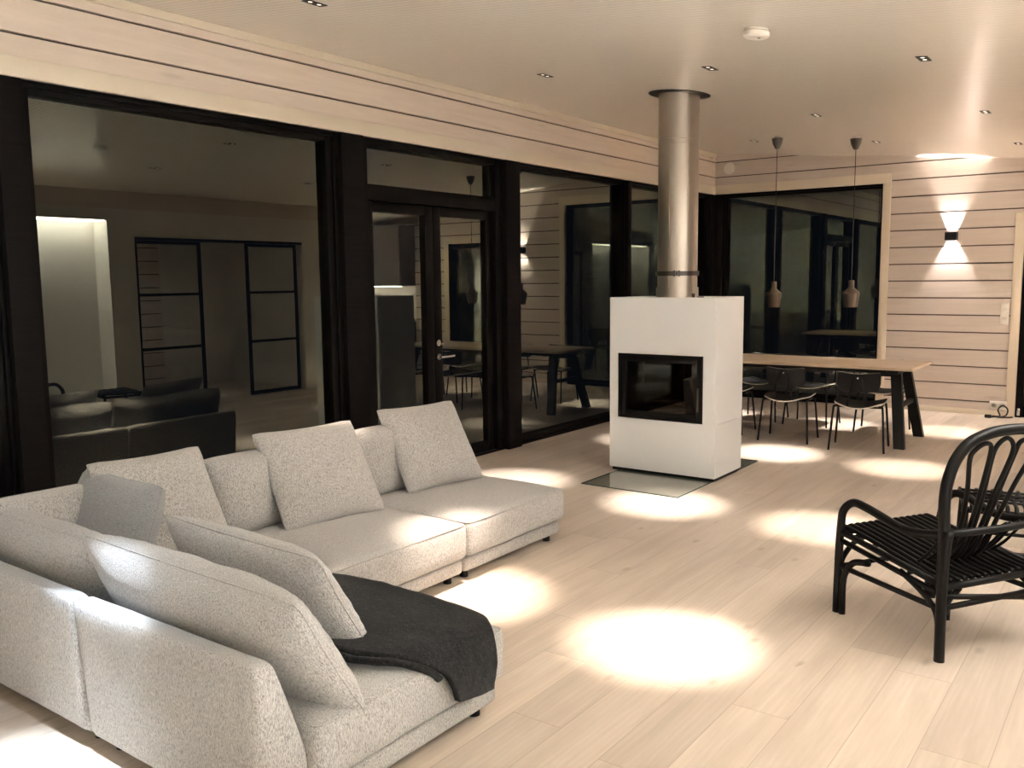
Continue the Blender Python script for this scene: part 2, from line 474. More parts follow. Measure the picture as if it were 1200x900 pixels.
def disc_x(bm, x0, x1, y, z, r, n=24):
    rings = [[bm.verts.new((x, y + r * math.cos(2 * PI * k / n), z + r * math.sin(2 * PI * k / n))) for k in range(n)] for x in (x0, x1)]
    for k in range(n): bm.faces.new((rings[0][k], rings[0][(k + 1) % n], rings[1][(k + 1) % n], rings[1][k]))
    bm.faces.new(rings[0]); bm.faces.new(rings[1][::-1])
bm = bmesh.new(); disc_x(bm, -0.086, -0.073, 5.572, 0.912, 0.026)
tube(bm, [(-0.078, 5.572, 0.912), (-0.035, 5.572, 0.912)], 0.010, 12)
tube(bm, catmull([(-0.045, 5.566, 0.912), (-0.034, 5.585, 0.912), (-0.034, 5.64, 0.912), (-0.034, 5.715, 0.914)], 5), 0.0095, 12)
o = from_bm('door_handle', bm, M['lever'], d1, angle=0.7); tag(o, 'satin nickel lever handle')
bm = bmesh.new(); disc_x(bm, -0.086, -0.075, 5.572, 1.027, 0.026); disc_x(bm, -0.075, -0.070, 5.572, 1.027, 0.011)
box(bm, -0.070, -0.052, 5.572, 5.605, 1.017, 1.023)
o = from_bm('door_lock', bm, M['lever'], d1, angle=0.7); tag(o, 'round nickel lock rosette with its key turn')

# glazed door in the end wall
d2 = struct(boxes('door_2', [(3.497, 3.565, DEP - 0.005, DEP + .12, 0, 2.10), (4.18, 4.24, DEP - 0.005, DEP + .12, 0, 2.10), (3.565, 4.18, DEP + .02, DEP + .12, 2.02, 2.10), (3.565, 4.18, DEP + .02, DEP + .12, 0.0, 0.12)], M['frame'], None, 0.004))
bm = bmesh.new()
bm.faces.new([bm.verts.new(p) for p in [(3.56, DEP + .08, .11), (4.185, DEP + .08, .11), (4.185, DEP + .08, 2.03), (3.56, DEP + .08, 2.03)]])
from_bm('door_pane', bm, M['glass'], d2)
boxes('door_hinge', [(3.515, 3.545, DEP - 0.022, DEP - 0.004, 0.02, 0.10)], M['lever'], d2, 0.004)

# right-hand side of the room (seen in the night glass)
WX = 4.9
struct(boxes('wall_right', [(WX, WX + .45, 2.90, 3.10, 0, 2.62), (WX + .30, WX + .45, 3.10, 5.64, 0, 2.62), (WX, WX + .45, 5.64, 5.97, 0, 2.62),
                            (WX, WX + .30, 3.10, 5.64, 2.27, 2.62), (WX, WX + .30, 3.10, 5.64, 0, 0.25),
                            (WX, WX + .15, 8.50, 8.86, 0, 2.62), (WX, WX + .15, 5.97, 8.50, 2.06, 2.62)], M['plaster']))
struct(boxes('trim_12', [(WX - 0.02, WX, 2.90, 8.86, 2.40, 2.62)], M['log_y']))
struct(boxes('wall_front', [(-0.22, 7.4, -2.2, -2.0, 0, 3.2)], M['plaster']))
struct(boxes('wall_alcove', [(6.9, 7.05, 7.55, 8.76, 0, 2.5), (7.2, 7.4, -2.0, 11.1, 0, 2.5), (WX + .45, 7.2, 2.90, 3.10, 0, 2.62), (WX + .15, 7.2, 8.76, 8.86, 0, 2.62)], M['plaster']))
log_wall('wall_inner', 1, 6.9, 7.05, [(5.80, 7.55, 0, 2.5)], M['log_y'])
bm = bmesh.new(); box(bm, WX + .02, WX + .28, 3.12, 5.62, 2.255, 2.268)
tag(from_bm('led_strip', bm, M['led']), 'glowing strip under the head of the shallow wall niche', 'light strip')

def slider(y0, y1, x, lab):
    o = boxes('sliding_door_panel', [(x, x + .035, y0, y0 + .04, 0.01, 2.05), (x, x + .035, y1 - .04, y1, 0.01, 2.05), (x, x + .035, y0 + .04, y1 - .04, 2.01, 2.05), (x, x + .035, y0 + .04, y1 - .04, 0.01, 0.06),
                                  (x, x + .035, y0 + .04, y1 - .04, 0.72, 0.755), (x, x + .035, y0 + .04, y1 - .04, 1.38, 1.415)], M['black_metal'], None, 0.003)
    tag(o, lab, 'sliding door', 'black framed sliding doors')
    bm = bmesh.new(); xm = x + .017
    bm.faces.new([bm.verts.new(p) for p in [(xm, y0 + .03, .05), (xm, y1 - .03, .05), (xm, y1 - .03, 2.02), (xm, y0 + .03, 2.02)]])
    from_bm('glass_pane', bm, make_glass.cache, o)
make_glass.cache = make_glass('slider_glass', 0, (0.9, 0.9, 0.9), 2.0, (0.9, 0.92, 0.9))
slider(5.99, 6.90, WX + .05, 'black steel framed sliding door panel beside the wall niche')
slider(7.62, 8.48, WX + .09, 'black steel framed sliding door panel farther from the wall niche')
tag(boxes('sliding_door_rail', [(WX - .01, WX + .14, 5.97, 8.50, 2.052, 2.085)], M['black_metal']), 'black steel rail across the head of the sliding doors', 'rail')

# kitchen corner beyond the opening
kb = empty('kitchen_base_cabinet', (5.35, DEP - .32, 0)); tag(kb, 'dark grey kitchen base cabinets along the log wall', 'cabinet')
boxes('body', [(-.40, 1.75, -.28, .30, 0.08, 0.86)], M['cabinet'], kb)
for i in range(4): boxes('door', [(-.39 + i * .535, .135 + i * .535, -.30, -.28, 0.10, 0.85)], M['cabinet'], kb, 0.003)
boxes('plinth', [(-.40, 1.75, -.24, .30, 0.0, 0.08)], M['black_metal'], kb)
tag(boxes('worktop', [(4.95, 7.1, DEP - .64, DEP - .01, .862, .90)], M['stove'], None, .003), 'pale kitchen worktop on the dark grey base cabinets', 'worktop')
tag(boxes('splashback', [(4.95, 7.1, DEP - .012, DEP - .001, .902, 1.43)], M['white']), 'white splashback above the pale kitchen worktop', 'splashback')
ku = empty('kitchen_wall_cabinet', (5.35, DEP - .2, 1.45)); tag(ku, 'brown kitchen wall cabinets above the lit splashback', 'cabinet')
boxes('body', [(-.40, 1.75, -.16, .19, 0, 0.98)], M['cab_dark'], ku)
for i in range(4): boxes('door', [(-.39 + i * .535, .135 + i * .535, -.18, -.16, 0.01, 0.97)], M['cab_dark'], ku, 0.003)
tag(boxes('led_strip', [(4.98, 7.05, DEP - .34, DEP - .30, 1.434, 1.448)], M['led']), 'glowing strip under the brown kitchen wall cabinets', 'light strip')
hb = empty('kitchen_tall_unit', (5.55, 9.75, 0)); tag(hb, 'dark grey chest-high kitchen unit standing in the opening', 'cabinet')
boxes('body', [(-.5, .35, -.3, .3, 0.06, 1.30)], M['cabinet'], hb, .004)
boxes('plinth', [(-.47, .32, -.27, .27, 0.0, .06)], M['black_metal'], hb)
boxes('door', [(-.495, -.08, -.318, -.30, 0.08, 1.28), (-.07, .345, -.318, -.30, 0.08, 1.28)], M['cabinet'], hb, .003)

# ------------------------------------------------------------------ lamps
def spot(name, loc, direction, power, color, size_deg, blend, radius=0.025, parent=None):
    ld = bpy.data.lights.new(name, 'SPOT')
    ld.energy = power; ld.color = color; ld.spot_size = math.radians(size_deg); ld.spot_blend = blend; ld.shadow_soft_size = radius
    o = bpy.data.objects.new(name, ld); COL.objects.link(o)
    o.location = loc
    o.rotation_euler = Vector(direction).to_track_quat('-Z', 'Y').to_euler()
    if parent: o.parent = parent
    return o

WARM = (1.0, 0.88, 0.755)
WARM2 = (1.0, 0.83, 0.68)
NEUT = (1.0, 0.915, 0.84)
COOL = (0.72, 0.86, 1.0)
tilt = math.atan(0.101)
DL = [
    (1.08, 3.31, 'recessed twin downlight in the ceiling at the top edge above the far sofa seats', WARM2, 1.3),
    (1.08, 5.45, 'recessed twin downlight nearest the double garden door', NEUT, 1.0),
    (1.08, 9.44, 'recessed twin downlight between stove pipe and the left pendant lamp', NEUT, 0.9),
    (2.33, 5.46, 'recessed twin downlight just in front of the stove pipe collar', NEUT, 1.1),
    (2.33, 7.59, 'recessed twin downlight nearest the two pendant lamps on the room side', NEUT, 1.2),
    (2.33, 9.46, 'recessed twin downlight right beside the right pendant lamp cup', NEUT, 0.9),
    (3.59, 5.46, 'recessed twin downlight to the right of the smoke detector, before the bright ceiling streak', WARM, 0.8),
    (3.59, 7.52, 'recessed twin downlight at the far end of the bright ceiling streak', WARM, 0.8),
    (3.56, 9.55, 'recessed twin downlight above the wall lamp, by the end wall', WARM, 0.8),
    (1.08, 7.57, 'recessed twin downlight hidden behind the stove pipe', NEUT, 0.9),
    (2.33, 3.31, 'recessed twin downlight above the front edge of the sofa', WARM2, 1.25),
    (3.59, 3.31, 'recessed twin downlight over the bare floor between sofa and armchair', WARM, 1.2),
    (2.33, 1.18, 'recessed twin downlight over the sofa back nearest the camera', COOL, 1.7),
    (1.08, 1.18, 'recessed twin downlight over the sofa corner', COOL, 0.9),
    (3.59, 1.18, 'recessed twin downlight over the floor by the sofa end nearest the camera', COOL, 0.12),
    (1.08, -0.95, 'added unseen twin downlight in the last row before the front wall, window side', COOL, 5.0),  # unseen row added behind the camera for more bounce onto the ceiling
    (2.33, -0.95, 'added unseen twin downlight in the last row before the front wall, middle', COOL, 5.0),
    (3.59, -0.95, 'added unseen twin downlight in the last row before the front wall, alcove side', COOL, 5.0),
]
def make_downlight(x, y, label, color, k, spill=True):
    e = empty('downlight', (x, y, ceil_z(x) - 0.001))
    e.rotation_euler = (0, tilt, 0)
    tag(e, label, 'downlight', 'recessed ceiling downlights')
    bm = bmesh.new()
    L, W, t = 0.062, 0.030, 0.005
    for b in ((-W, -W + t, -L, L, -.004, 0), (W - t, W, -L, L, -.004, 0), (-W + t, W - t, -L, -L + t, -.004, 0), (-W + t, W - t, L - t, L, -.004, 0), (-W + t, W - t, -.003, .003, -.004, 0)):
        box(bm, *b)
    from_bm('bezel', bm, M['black_metal'], e)
    boxes('reflector', [(-W + t, W - t, -L + t, L - t, -0.0018, -0.0006)], M['black_metal'], e)
    for s in (-1, 1):
        bm = bmesh.new(); lathe(bm, [(0.011, -0.0026), (0.011, -0.0018)], 16, (0, s * 0.030, 0))
        from_bm('lens', bm, M['lens'], e)
    spot('downlight_beam', (0, 0, -0.03), (-0.07 if x > 3.5 and x < 4 else 0, 0, -1), (700 if spill else 210) * k, color, 20.5 if spill else 42, 1.0, 0.03, e)
    if not spill: return e
    spot('downlight_halo', (0, 0, -0.03), (0, 0, -1), 26 * k, color, 40, 1.0, 0.03, e)
    spot('downlight_spill', (0, 0, -0.03), (0, 0, -1), 7 * k, color, 125, 1.0, 0.04, e)
    return e
for a in DL: make_downlight(*a, spill=a[1] > 0)

# unseen downlights added in alcove, inner room and kitchen to raise ambient light
make_downlight(6.0, 7.1, 'added unseen twin downlight in the room behind the sliding doors', NEUT, 5.0)
for ax_, ay_, lab_ in ((6.1, 0.2, 'alcove beside the camera, nearest the front wall'), (6.1, 1.4, 'alcove beside the camera, middle of the row'), (6.1, 2.5, 'alcove beside the camera, nearest the niche wall'),
                       (6.75, 0.8, 'alcove beside the camera, by its outer wall')):
    make_downlight(ax_, ay_, 'added unseen twin downlight in the ' + lab_, COOL, 30.0, False)
make_downlight(5.35, 9.05, 'added unseen twin downlight over the kitchen floor, by the opening', NEUT, 20.0, False)  # kitchen lamps added out of view to lift the far ambient light
make_downlight(6.45, 9.05, 'added unseen twin downlight over the kitchen floor, by the tall unit', NEUT, 28.0, False)
make_downlight(6.45, 10.0, 'added unseen twin downlight over the kitchen floor, by the base cabinets', NEUT, 28.0, False)

# wall lamp throwing light up and down
wl = empty('wall_lamp', (2.797, DEP, 1.96)); tag(wl, 'small black up-and-down wall lamp on the log wall', 'wall lamp')
bm = bmesh.new()
for b in ((-.058, .058, -.105, -.095, -.043, .043), (-.058, .058, -.008, -.002, -.043, .043), (-.058, -.048, -.095, -.008, -.043, .043), (.048, .058, -.095, -.008, -.043, .043)):
    box(bm, *b)
from_bm('lamp_housing', bm, M['black_metal'], wl)
boxes('lamp_core', [(-.048, .048, -.095, -.008, -.012, .012)], M['black_metal'], wl)
for s in (-1, 1):
    bm = bmesh.new(); lathe(bm, [(0.03, s * 0.013), (0.03, s * 0.017)], 20, (0, -.057, 0))
    from_bm('lamp_lens', bm, M['lamp_glow'], wl)
for lx in (-.030, 0, .030):
    spot('lamp_beam', (lx, -.020, .020), (0, 0.02, 1), 34, (1.0, 0.90, 0.84), 50, 0.15, 0.006, wl)
    spot('lamp_beam', (lx, -.020, -.020), (0, 0.02, -1), 30, (1.0, 0.90, 0.84), 64, 0.15, 0.006, wl)

# smoke detector, round vent, switches, socket, cable
sd = empty('smoke_detector', (2.993, 4.535, ceil_z(2.993))); sd.rotation_euler = (0, tilt, 0); tag(sd, 'white round smoke detector on the ceiling', 'smoke detector')
bm = bmesh.new(); lathe(bm, [(0.058, 0), (0.058, -.010)], 32); from_bm('base_plate', bm, M['white'], sd, angle=.6)
bm = bmesh.new(); lathe(bm, [(0.054, -.012), (0.066, -.016), (0.066, -.034), (0.055, -.044), (0.02, -.047)], 32); from_bm('detector_cap', bm, M['white'], sd, angle=.6)
bm = bmesh.new(); lathe(bm, [(0.008, -.046), (0.008, -.049)], 12, (.022, -.015, 0)); from_bm('test_button', bm, M['lever'], sd)

vt = empty('round_vent', (0.19, DEP, 2.90)); vt.rotation_euler = (PI / 2, 0, 0); tag(vt, 'round white air vent on the log wall near the corner', 'vent')
bm = bmesh.new(); lathe(bm, [(0.072, 0.0), (0.072, .008), (0.056, .016), (0.050, .012)], 32); from_bm('vent_ring', bm, M['white'], vt, angle=.6)
bm = bmesh.new(); lathe(bm, [(0.050, .004), (0.042, .024), (0.02, .027)], 32); from_bm('vent_disc', bm, M['white'], vt, angle=.6)

sw = empty('light_switch', (3.35, DEP - .003, 1.115)); tag(sw, 'tall white light switch plate on the log wall', 'switch')
boxes('switch_plate', [(-.042, .042, -.012, 0, -.125, .125)], M['white'], sw, .004)
for i in range(3): boxes('switch_rocker', [(-.028, .028, -.018, -.012, -.115 + i * .08, -.047 + i * .08)], M['white'], sw, .003)

so = empty('wall_socket', (3.335, DEP - .003, .118)); tag(so, 'white double wall socket low on the log wall', 'socket')
boxes('socket_plate', [(-.085, .085, -.014, 0, -.045, .045)], M['white'], so, .004)
for s in (-1, 1):
    bm = bmesh.new(); lathe(bm, [(0.028, 0.0), (0.028, .004), (0.022, .004), (0.020, -.004)], 20)
    o = from_bm('socket_well', bm, M['ply'], so); o.rotation_euler = (PI / 2, 0, 0); o.location = (s * .042, -.014, 0)
    bm = bmesh.new()
    for q in (-1, 1): lathe(bm, [(0.004, .0), (0.004, .0035)], 8, (q * .009, 0, 0))
    h = from_bm('socket_hole', bm, M['cord'], o)
bm = bmesh.new()
tube(bm, catmull([(3.29, 10.72, .012), (3.33, 10.76, .012), (3.37, 10.80, .02), (3.345, 10.83, .08), (3.385, 10.85, .125), (3.435, 10.84, .09), (3.43, 10.80, .03), (3.38, 10.77, .012), (3.30, 10.81, .012), (3.36, 10.74, .012), (3.45, 10.76, .012), (3.49, 10.80, .012)], 6), 0.008, 8)
tc_ = from_bm('power_cable', bm, M['cord'], None, True); tag(tc_, 'black coiled power cable on the floor below the wall socket', 'cable')
o = boxes('plug', [(3.235, 3.30, 10.70, 10.735, 0.0, .035)], M['cord'], tc_, .006)

# ------------------------------------------------------------------ stove
FX0, FX1, FY0, FY1, FZ = 1.174, 2.078, 6.216, 6.735, 1.392
st = empty('wood_stove', ((FX0 + FX1) / 2, (FY0 + FY1) / 2, 0)); tag(st, 'white box wood stove with a wide black firebox door', 'stove')
hx, hy = (FX1 - FX0) / 2, (FY1 - FY0) / 2
o = boxes('plinth', [(-hx + .015, hx - .015, -hy + .02, hy - .02, 0.0, .03)], M['black_metal'], st)
cx = (FX0 + FX1) / 2
wx0, wx1, wz0, wz1 = 1.252 - cx, 1.976 - cx, .440, .953     # opening
bm = bmesh.new()
box(bm, -hx, hx, -hy, hy, .028, .437)
box(bm, -hx, wx0, -hy, hy, .439, FZ)
box(bm, wx1, hx, -hy, hy, .439, FZ)
box(bm, wx0, wx1, -hy, hy, wz1, FZ)
box(bm, wx0, wx1, hy - .04, hy, .439, wz1)
from_bm('stove_body', bm, M['stove'], st)
boxes('firebox_lining', [(wx0, wx1, -hy + .05, -hy + .40, .439, .47), (wx0, wx1, -hy + .38, -hy + .42, .47, wz1), (wx0, wx0 + .03, -hy + .05, -hy + .38, .47, wz1), (wx1 - .03, wx1, -hy + .05, -hy + .38, .47, wz1), (wx0 + .03, wx1 - .03, -hy + .05, -hy + .38, wz1 - .03, wz1)], M['soot'], st)
fd = boxes('firebox_door', [(wx0, wx0 + .018, -hy - .006, -hy + .04, wz0, wz1), (wx1 - .018, wx1, -hy - .006, -hy + .04, wz0, wz1), (wx0 + .018, wx1 - .018, -hy - .006, -hy + .04, wz1 - .018, wz1), (wx0 + .018, wx1 - .018, -hy - .006, -hy + .04, wz0, wz0 + .018),
                            (wx0 + .018, wx0 + .062, -hy + .006, -hy + .04, wz0 + .018, wz1 - .018), (wx1 - .055, wx1 - .018, -hy + .006, -hy + .04, wz0 + .018, wz1 - .018), (wx0 + .062, wx1 - .055, -hy + .006, -hy + .04, wz1 - .062, wz1 - .018), (wx0 + .062, wx1 - .055, -hy + .006, -hy + .04, wz0 + .018, wz0 + .058)], M['black_metal'], st, .002)
bm = bmesh.new()
bm.faces.new([bm.verts.new(p) for p in [(wx0 + .06, -hy + .022, wz0 + .055), (wx1 - .053, -hy + .022, wz0 + .055), (wx1 - .053, -hy + .022, wz1 - .06), (wx0 + .06, -hy + .022, wz1 - .06)]])
from_bm('firebox_pane', bm, M['firebox_glass'], fd)
boxes('door_grip', [(wx1 - .045, wx1 - .030, -hy - .012, -hy + .008, wz0 + .09, wz0 + .27)], M['steel_dark'], fd, .003)
# charred logs on the firebox floor
bm = bmesh.new()
tube(bm, [(-.2, -hy + .2, .505), (.16, -hy + .24, .50)], .035, 10)
tube(bm, [(-.12, -hy + .13, .50), (.22, -hy + .16, .502)], .030, 10)
tube(bm, [(-.08, -hy + .23, .56), (.14, -hy + .15, .56)], .03, 10)
from_bm('charred_log', bm, M['soot'], st, angle=.7)

# flue pipe
fp = empty('stove_pipe', (1.667, 6.40, FZ)); tag(fp, 'brushed steel stove pipe rising from the white stove to the ceiling', 'stove pipe')
R = 0.153
top = ceil_z(1.667) - FZ
bm = bmesh.new(); lathe(bm, [(R, 0.0), (R, 1.155), (R + .003, 1.157), (R + .003, 1.163)], 64); from_bm('lower_pipe', bm, M['steel'], fp, angle=.5)
bm = bmesh.new(); lathe(bm, [(R + .0005, 1.163), (R + .0005, 1.188), (R + .003, 1.190), (R + .003, 1.196), (R + .0015, 1.198), (R + .0015, top + .03)], 64); from_bm('upper_pipe', bm, M['steel'], fp, angle=.5)
bm = bmesh.new()
box(bm, -.004, .004, -R - .003, -R + .004, 0.0, 1.15)
from_bm('pipe_seam', bm, M['steel'], fp)
bm = bmesh.new(); lathe(bm, [(R + .002, .004), (R + .010, .004), (R + .010, .075), (R + .002, .075)], 48)
from_bm('base_collar', bm, M['steel'], fp, angle=.5)
# clamp band with two lugs
bm = bmesh.new(); lathe(bm, [(R + .001, .165), (R + .013, .165), (R + .013, .200), (R + .001, .200)], 48)
for a0 in (-1.25, -1.05):
    c, s = math.cos(a0), math.sin(a0)
    vs = box(bm, R + .008, R + .032, -.008, .008, .160, .205)
    bmesh.ops.rotate(bm, verts=vs, cent=(0, 0, 0), matrix=Matrix.Rotation(a0, 3, 'Z'))
tube(bm, [((R + .022) * math.cos(-1.30), (R + .022) * math.sin(-1.30), .183), ((R + .022) * math.cos(-1.0), (R + .022) * math.sin(-1.0), .183)], .005, 8)
from_bm('clamp_band', bm, M['steel_dark'], fp, angle=.5)
bm = bmesh.new(); lathe(bm, [(R + .004, -.006), (0.232, -.006), (0.232, .0), (R + .004, .0)], 64)
for v in bm.verts: v.co.z += -0.101 * v.co.x
o = from_bm('ceiling_collar', bm, M['steel_dark'], fp); o.location = (0, 0, top - .001)
o = boxes('top_bracket', [(R + .03, R + .05, -.13, -.11, 0.0, .03), (R + .065, R + .12, -.12, -.10, 0, .008)], M['steel_dark'], fp, .002)

# hearth plates of glass on the floor
def hearth(x0, x1, y0, y1, label):
    o = boxes('hearth_plate', [(x0, x1, y0, y1, 0.0006, .0076)], M['hearth']); tag(o, label, 'hearth plate')
    boxes('polished_edge', [(x0 - .003, x0, y0 - .003, y1, 0.0006, .0076), (x1, x1 + .003, y0 - .003, y1, 0.0006, .0076), (x0, x1, y0 - .003, y0, 0.0006, .0076), (x0, x1, y1, y1 + .003, 0.0006, .0076)], M['hearth_edge'], o)
hearth(1.262, 2.055, 5.64, 6.226, 'clear glass hearth plate on the floor in front of the stove')
hearth(1.262, 2.055, 6.73, 7.16, 'clear glass hearth plate on the floor behind the stove')

# ------------------------------------------------------------------ dining table
tb = empty('dining_table', (1.75, 8.745, 0)); tag(tb, 'long light oak dining table on black splayed trestle legs', 'table')
boxes('tabletop', [(-1.25, 1.24, -.395, .395, .700, .727)], M['table'], tb, .003)
def leg_strip(bm, a, b, wx, wy):
    a, b = Vector(a), Vector(b)
    va = [bm.verts.new(a + Vector((sx * wx, sy * wy, 0))) for sx, sy in ((-1, -1), (1, -1), (1, 1), (-1, 1))]
    vb = [bm.verts.new(b + Vector((sx * wx, sy * wy, 0))) for sx, sy in ((-1, -1), (1, -1), (1, 1), (-1, 1))]
    for k in range(4): bm.faces.new((va[k], va[(k + 1) % 4], vb[(k + 1) % 4], vb[k]))
    bm.faces.new(va[::-1]); bm.faces.new(vb)
for ex, sx in ((1, 1), (-1, -1)):
    for sy in (-1, 1):
        bm = bmesh.new()
        leg_strip(bm, (sx * 1.155, sy * .385, 0), (sx * 1.06, sy * .185, .665), .045, .030)
        from_bm('leg', bm, M['black_metal'], tb)
    boxes('trestle_bar', [(sx * 1.105 - .02, sx * 1.105 + .02, -.27, .27, .345, .385), (sx * 1.06 - .05, sx * 1.06 + .05, -.34, .34, .662, .70)], M['black_metal'], tb, .003)
boxes('beam', [(-1.05, 1.05, -.24, -.20, .655, .699), (-1.05, 1.05, .20, .24, .655, .699)], M['black_metal'], tb, .002)

# ------------------------------------------------------------------ dining chairs
def curved_panel(w, h, t, depth, nx=16, nz=8, tilt_=0.0):
    """bent shell, centre at origin; ends come forward by depth"""
    bm = bmesh.new()
    F, B = [], []
    for j in range(nz + 1):
        v = -1 + 2 * j / nz
        rf, rb = [], []
        for i in range(nx + 1):
            u = -1 + 2 * i / nx
            # superellipse corners, upper edge slightly dished
            ww = w / 2 * (1 - 0.10 * max(0, -v) ** 2 - 0.04 * max(0, v) ** 4)
            x = u * ww
            z = v * h / 2 * (1 - 0.12 * abs(u) ** 6)
            if v > 0: z -= 0.022 * (1 - u * u) * v
            y = depth * u * u + tilt_ * z
            rf.append(bm.verts.new((x, y, z))); rb.append(bm.verts.new((x, y - t, z)))
        F.append(rf); B.append(rb)
    for j in range(nz):
        for i in range(nx):
            bm.faces.new((F[j][i], F[j][i + 1], F[j + 1][i + 1], F[j + 1][i]))
            bm.faces.new((B[j][i], B[j + 1][i], B[j + 1][i + 1], B[j][i + 1]))
    for j in range(nz):
        bm.faces.new((F[j][0], F[j + 1][0], B[j + 1][0], B[j][0])); bm.faces.new((F[j][nx], B[j][nx], B[j + 1][nx], F[j + 1][nx]))
    for i in range(nx):
        bm.faces.new((F[0][i], B[0][i], B[0][i + 1], F[0][i + 1])); bm.faces.new((F[nz][i], F[nz][i + 1], B[nz][i + 1], B[nz][i]))
    return bm

def seat_shell(bm, w, d, z0, t, n=20):
    """bent ply seat, faces +y; lower at the middle of the rear edge"""
    top, bot = [], []
    def P(u, v):
        # u across -1..1, v from -1 (rear) to 1 (front)
        k = 1 - 0.20 * max(0, -v) ** 2 - 0.07 * max(0, v) ** 4
        x = u * w / 2 * k
        y = v * d / 2 - (0.05 * (1 - u * u) if v < 0 else 0) * (-v) + 0.02 * (1 - u * u) * max(0, v)
        z = z0 + 0.035 * u * u - 0.012 * (1 - v * v) - 0.012 * max(0, v) ** 3 - 0.018 * max(0, -v)
        return x, y, z
    for j in range(n + 1):
        v = -1 + 2 * j / n
        top.append([bm.verts.new(P(-1 + 2 * i / n, v)) for i in range(n + 1)])
        bot.append([bm.verts.new((p[0], p[1], p[2] - t)) for p in (P(-1 + 2 * i / n, v) for i in range(n + 1))])
    for j in range(n):
        for i in range(n):
            bm.faces.new((top[j][i], top[j][i + 1], top[j + 1][i + 1], top[j + 1][i]))
            bm.faces.new((bot[j][i], bot[j + 1][i], bot[j + 1][i + 1], bot[j][i + 1]))
    rim = []
    for j in range(n):
        rim.append((top[j][0], top[j + 1][0], bot[j + 1][0], bot[j][0])); rim.append((top[j][n], bot[j][n], bot[j + 1][n], top[j + 1][n]))
    for i in range(n):
        rim.append((top[0][i], bot[0][i], bot[0][i + 1], top[0][i + 1])); rim.append((top[n][i], top[n][i + 1], bot[n][i + 1], bot[n][i]))
    return [bm.faces.new(f) for f in rim]

def make_chair():
    e = empty('dining_chair')
    bm = bmesh.new(); rim = seat_shell(bm, .43, .40, .415, .012)
    me_rim = [f.index for f in rim]
    bm.faces.index_update(); idx = {f.index for f in rim}
    so_ = from_bm('seat', bm, M['shell'], e, True)
    so_.data.materials.append(M['ply'])
    for i in idx: so_.data.polygons[i].material_index = 1; so_.data.polygons[i].use_smooth = False
    bm = curved_panel(.36, .185, .011, .05, tilt_=-.16)
    bmesh.ops.translate(bm, verts=bm.verts[:], vec=(0, -.185, .620))
    bo = from_bm('backrest', bm, M['shell'], e, angle=.8)
    bo.data.materials.append(M['ply'])
    for pl in bo.data.polygons:
        if pl.normal.z > 0.8: pl.material_index = 1
    for sx in (-1, 1):
        for sy in (-1, 1):
            bm = bmesh.new()
            tube(bm, catmull([(sx * .23, sy * .20, 0.0), (sx * .205, sy * .155, .36), (sx * .195, sy * .14, .392), (sx * .175, sy * .12, .398)], 6), .0095, 10)
            from_bm('leg', bm, M['black_metal'], e, True)
    bm = bmesh.new()
    for sx in (-1, 1): tube(bm, [(sx * .188, -.14, .392), (sx * .188, .14, .392)], .008, 8)
    for sy in (-1, 1): tube(bm, [(-.19, sy * .128, .390), (.19, sy * .128, .390)], .008, 8)
    from_bm('seat_frame', bm, M['black_metal'], e, True)
    # hairpin that carries the backrest
    bm = bmesh.new()
    tube(bm, catmull([(-.085, -.10, .392), (-.082, -.195, .405), (-.074, -.215, .47), (-.055, -.212, .57), (-.028, -.213, .65), (0, -.216, .668), (.028, -.213, .65), (.055, -.212, .57), (.074, -.215, .47), (.082, -.195, .405), (.085, -.10, .392)], 6), .0075, 8)
    from_bm('back_support', bm, M['black_metal'], e, True)
    bm = bmesh.new()
    lathe(bm, [(0.008, 0), (0.008, .006), (.004, .008)], 12)
    o = from_bm('rivet', bm, M['lever'], e); o.rotation_euler = (PI / 2, 0, 0); o.location = (0, -.208 - .012, .655)
    return e

def copy_thing(src, loc, rz, label):
    c = src.copy(); COL.objects.link(c); c.location = loc; c.rotation_euler = (0, 0, rz)
    c['label'] = label
    for ch in list(src.children):
        d = ch.copy(); COL.objects.link(d); d.parent = c
        for g in list(ch.children):
            h = g.copy(); COL.objects.link(h); h.parent = d
    return c

ch0 = make_chair(); ch0.location = (2.592, 8.215, 0); ch0.rotation_euler = (0, 0, math.radians(8))
tag(ch0, 'black shell dining chair seen from behind, next to the right table legs', 'chair', 'dining chairs round the oak table')
copy_thing(ch0, (1.913, 8.32, 0), math.radians(4), 'black shell dining chair seen from behind, second from the right table end')
copy_thing(ch0, (1.235, 8.46, 0), math.radians(2), 'black shell dining chair half hidden by the white stove')
copy_thing(ch0, (2.53, 9.27, 0), math.radians(184), 'black shell dining chair across the table, behind the right table legs')
copy_thing(ch0, (1.81, 9.33, 0), math.radians(177), 'black shell dining chair across the table, showing between the two front chairs')
copy_thing(ch0, (1.24, 9.40, 0), math.radians(180), 'black shell dining chair across the table, nearest the stove')

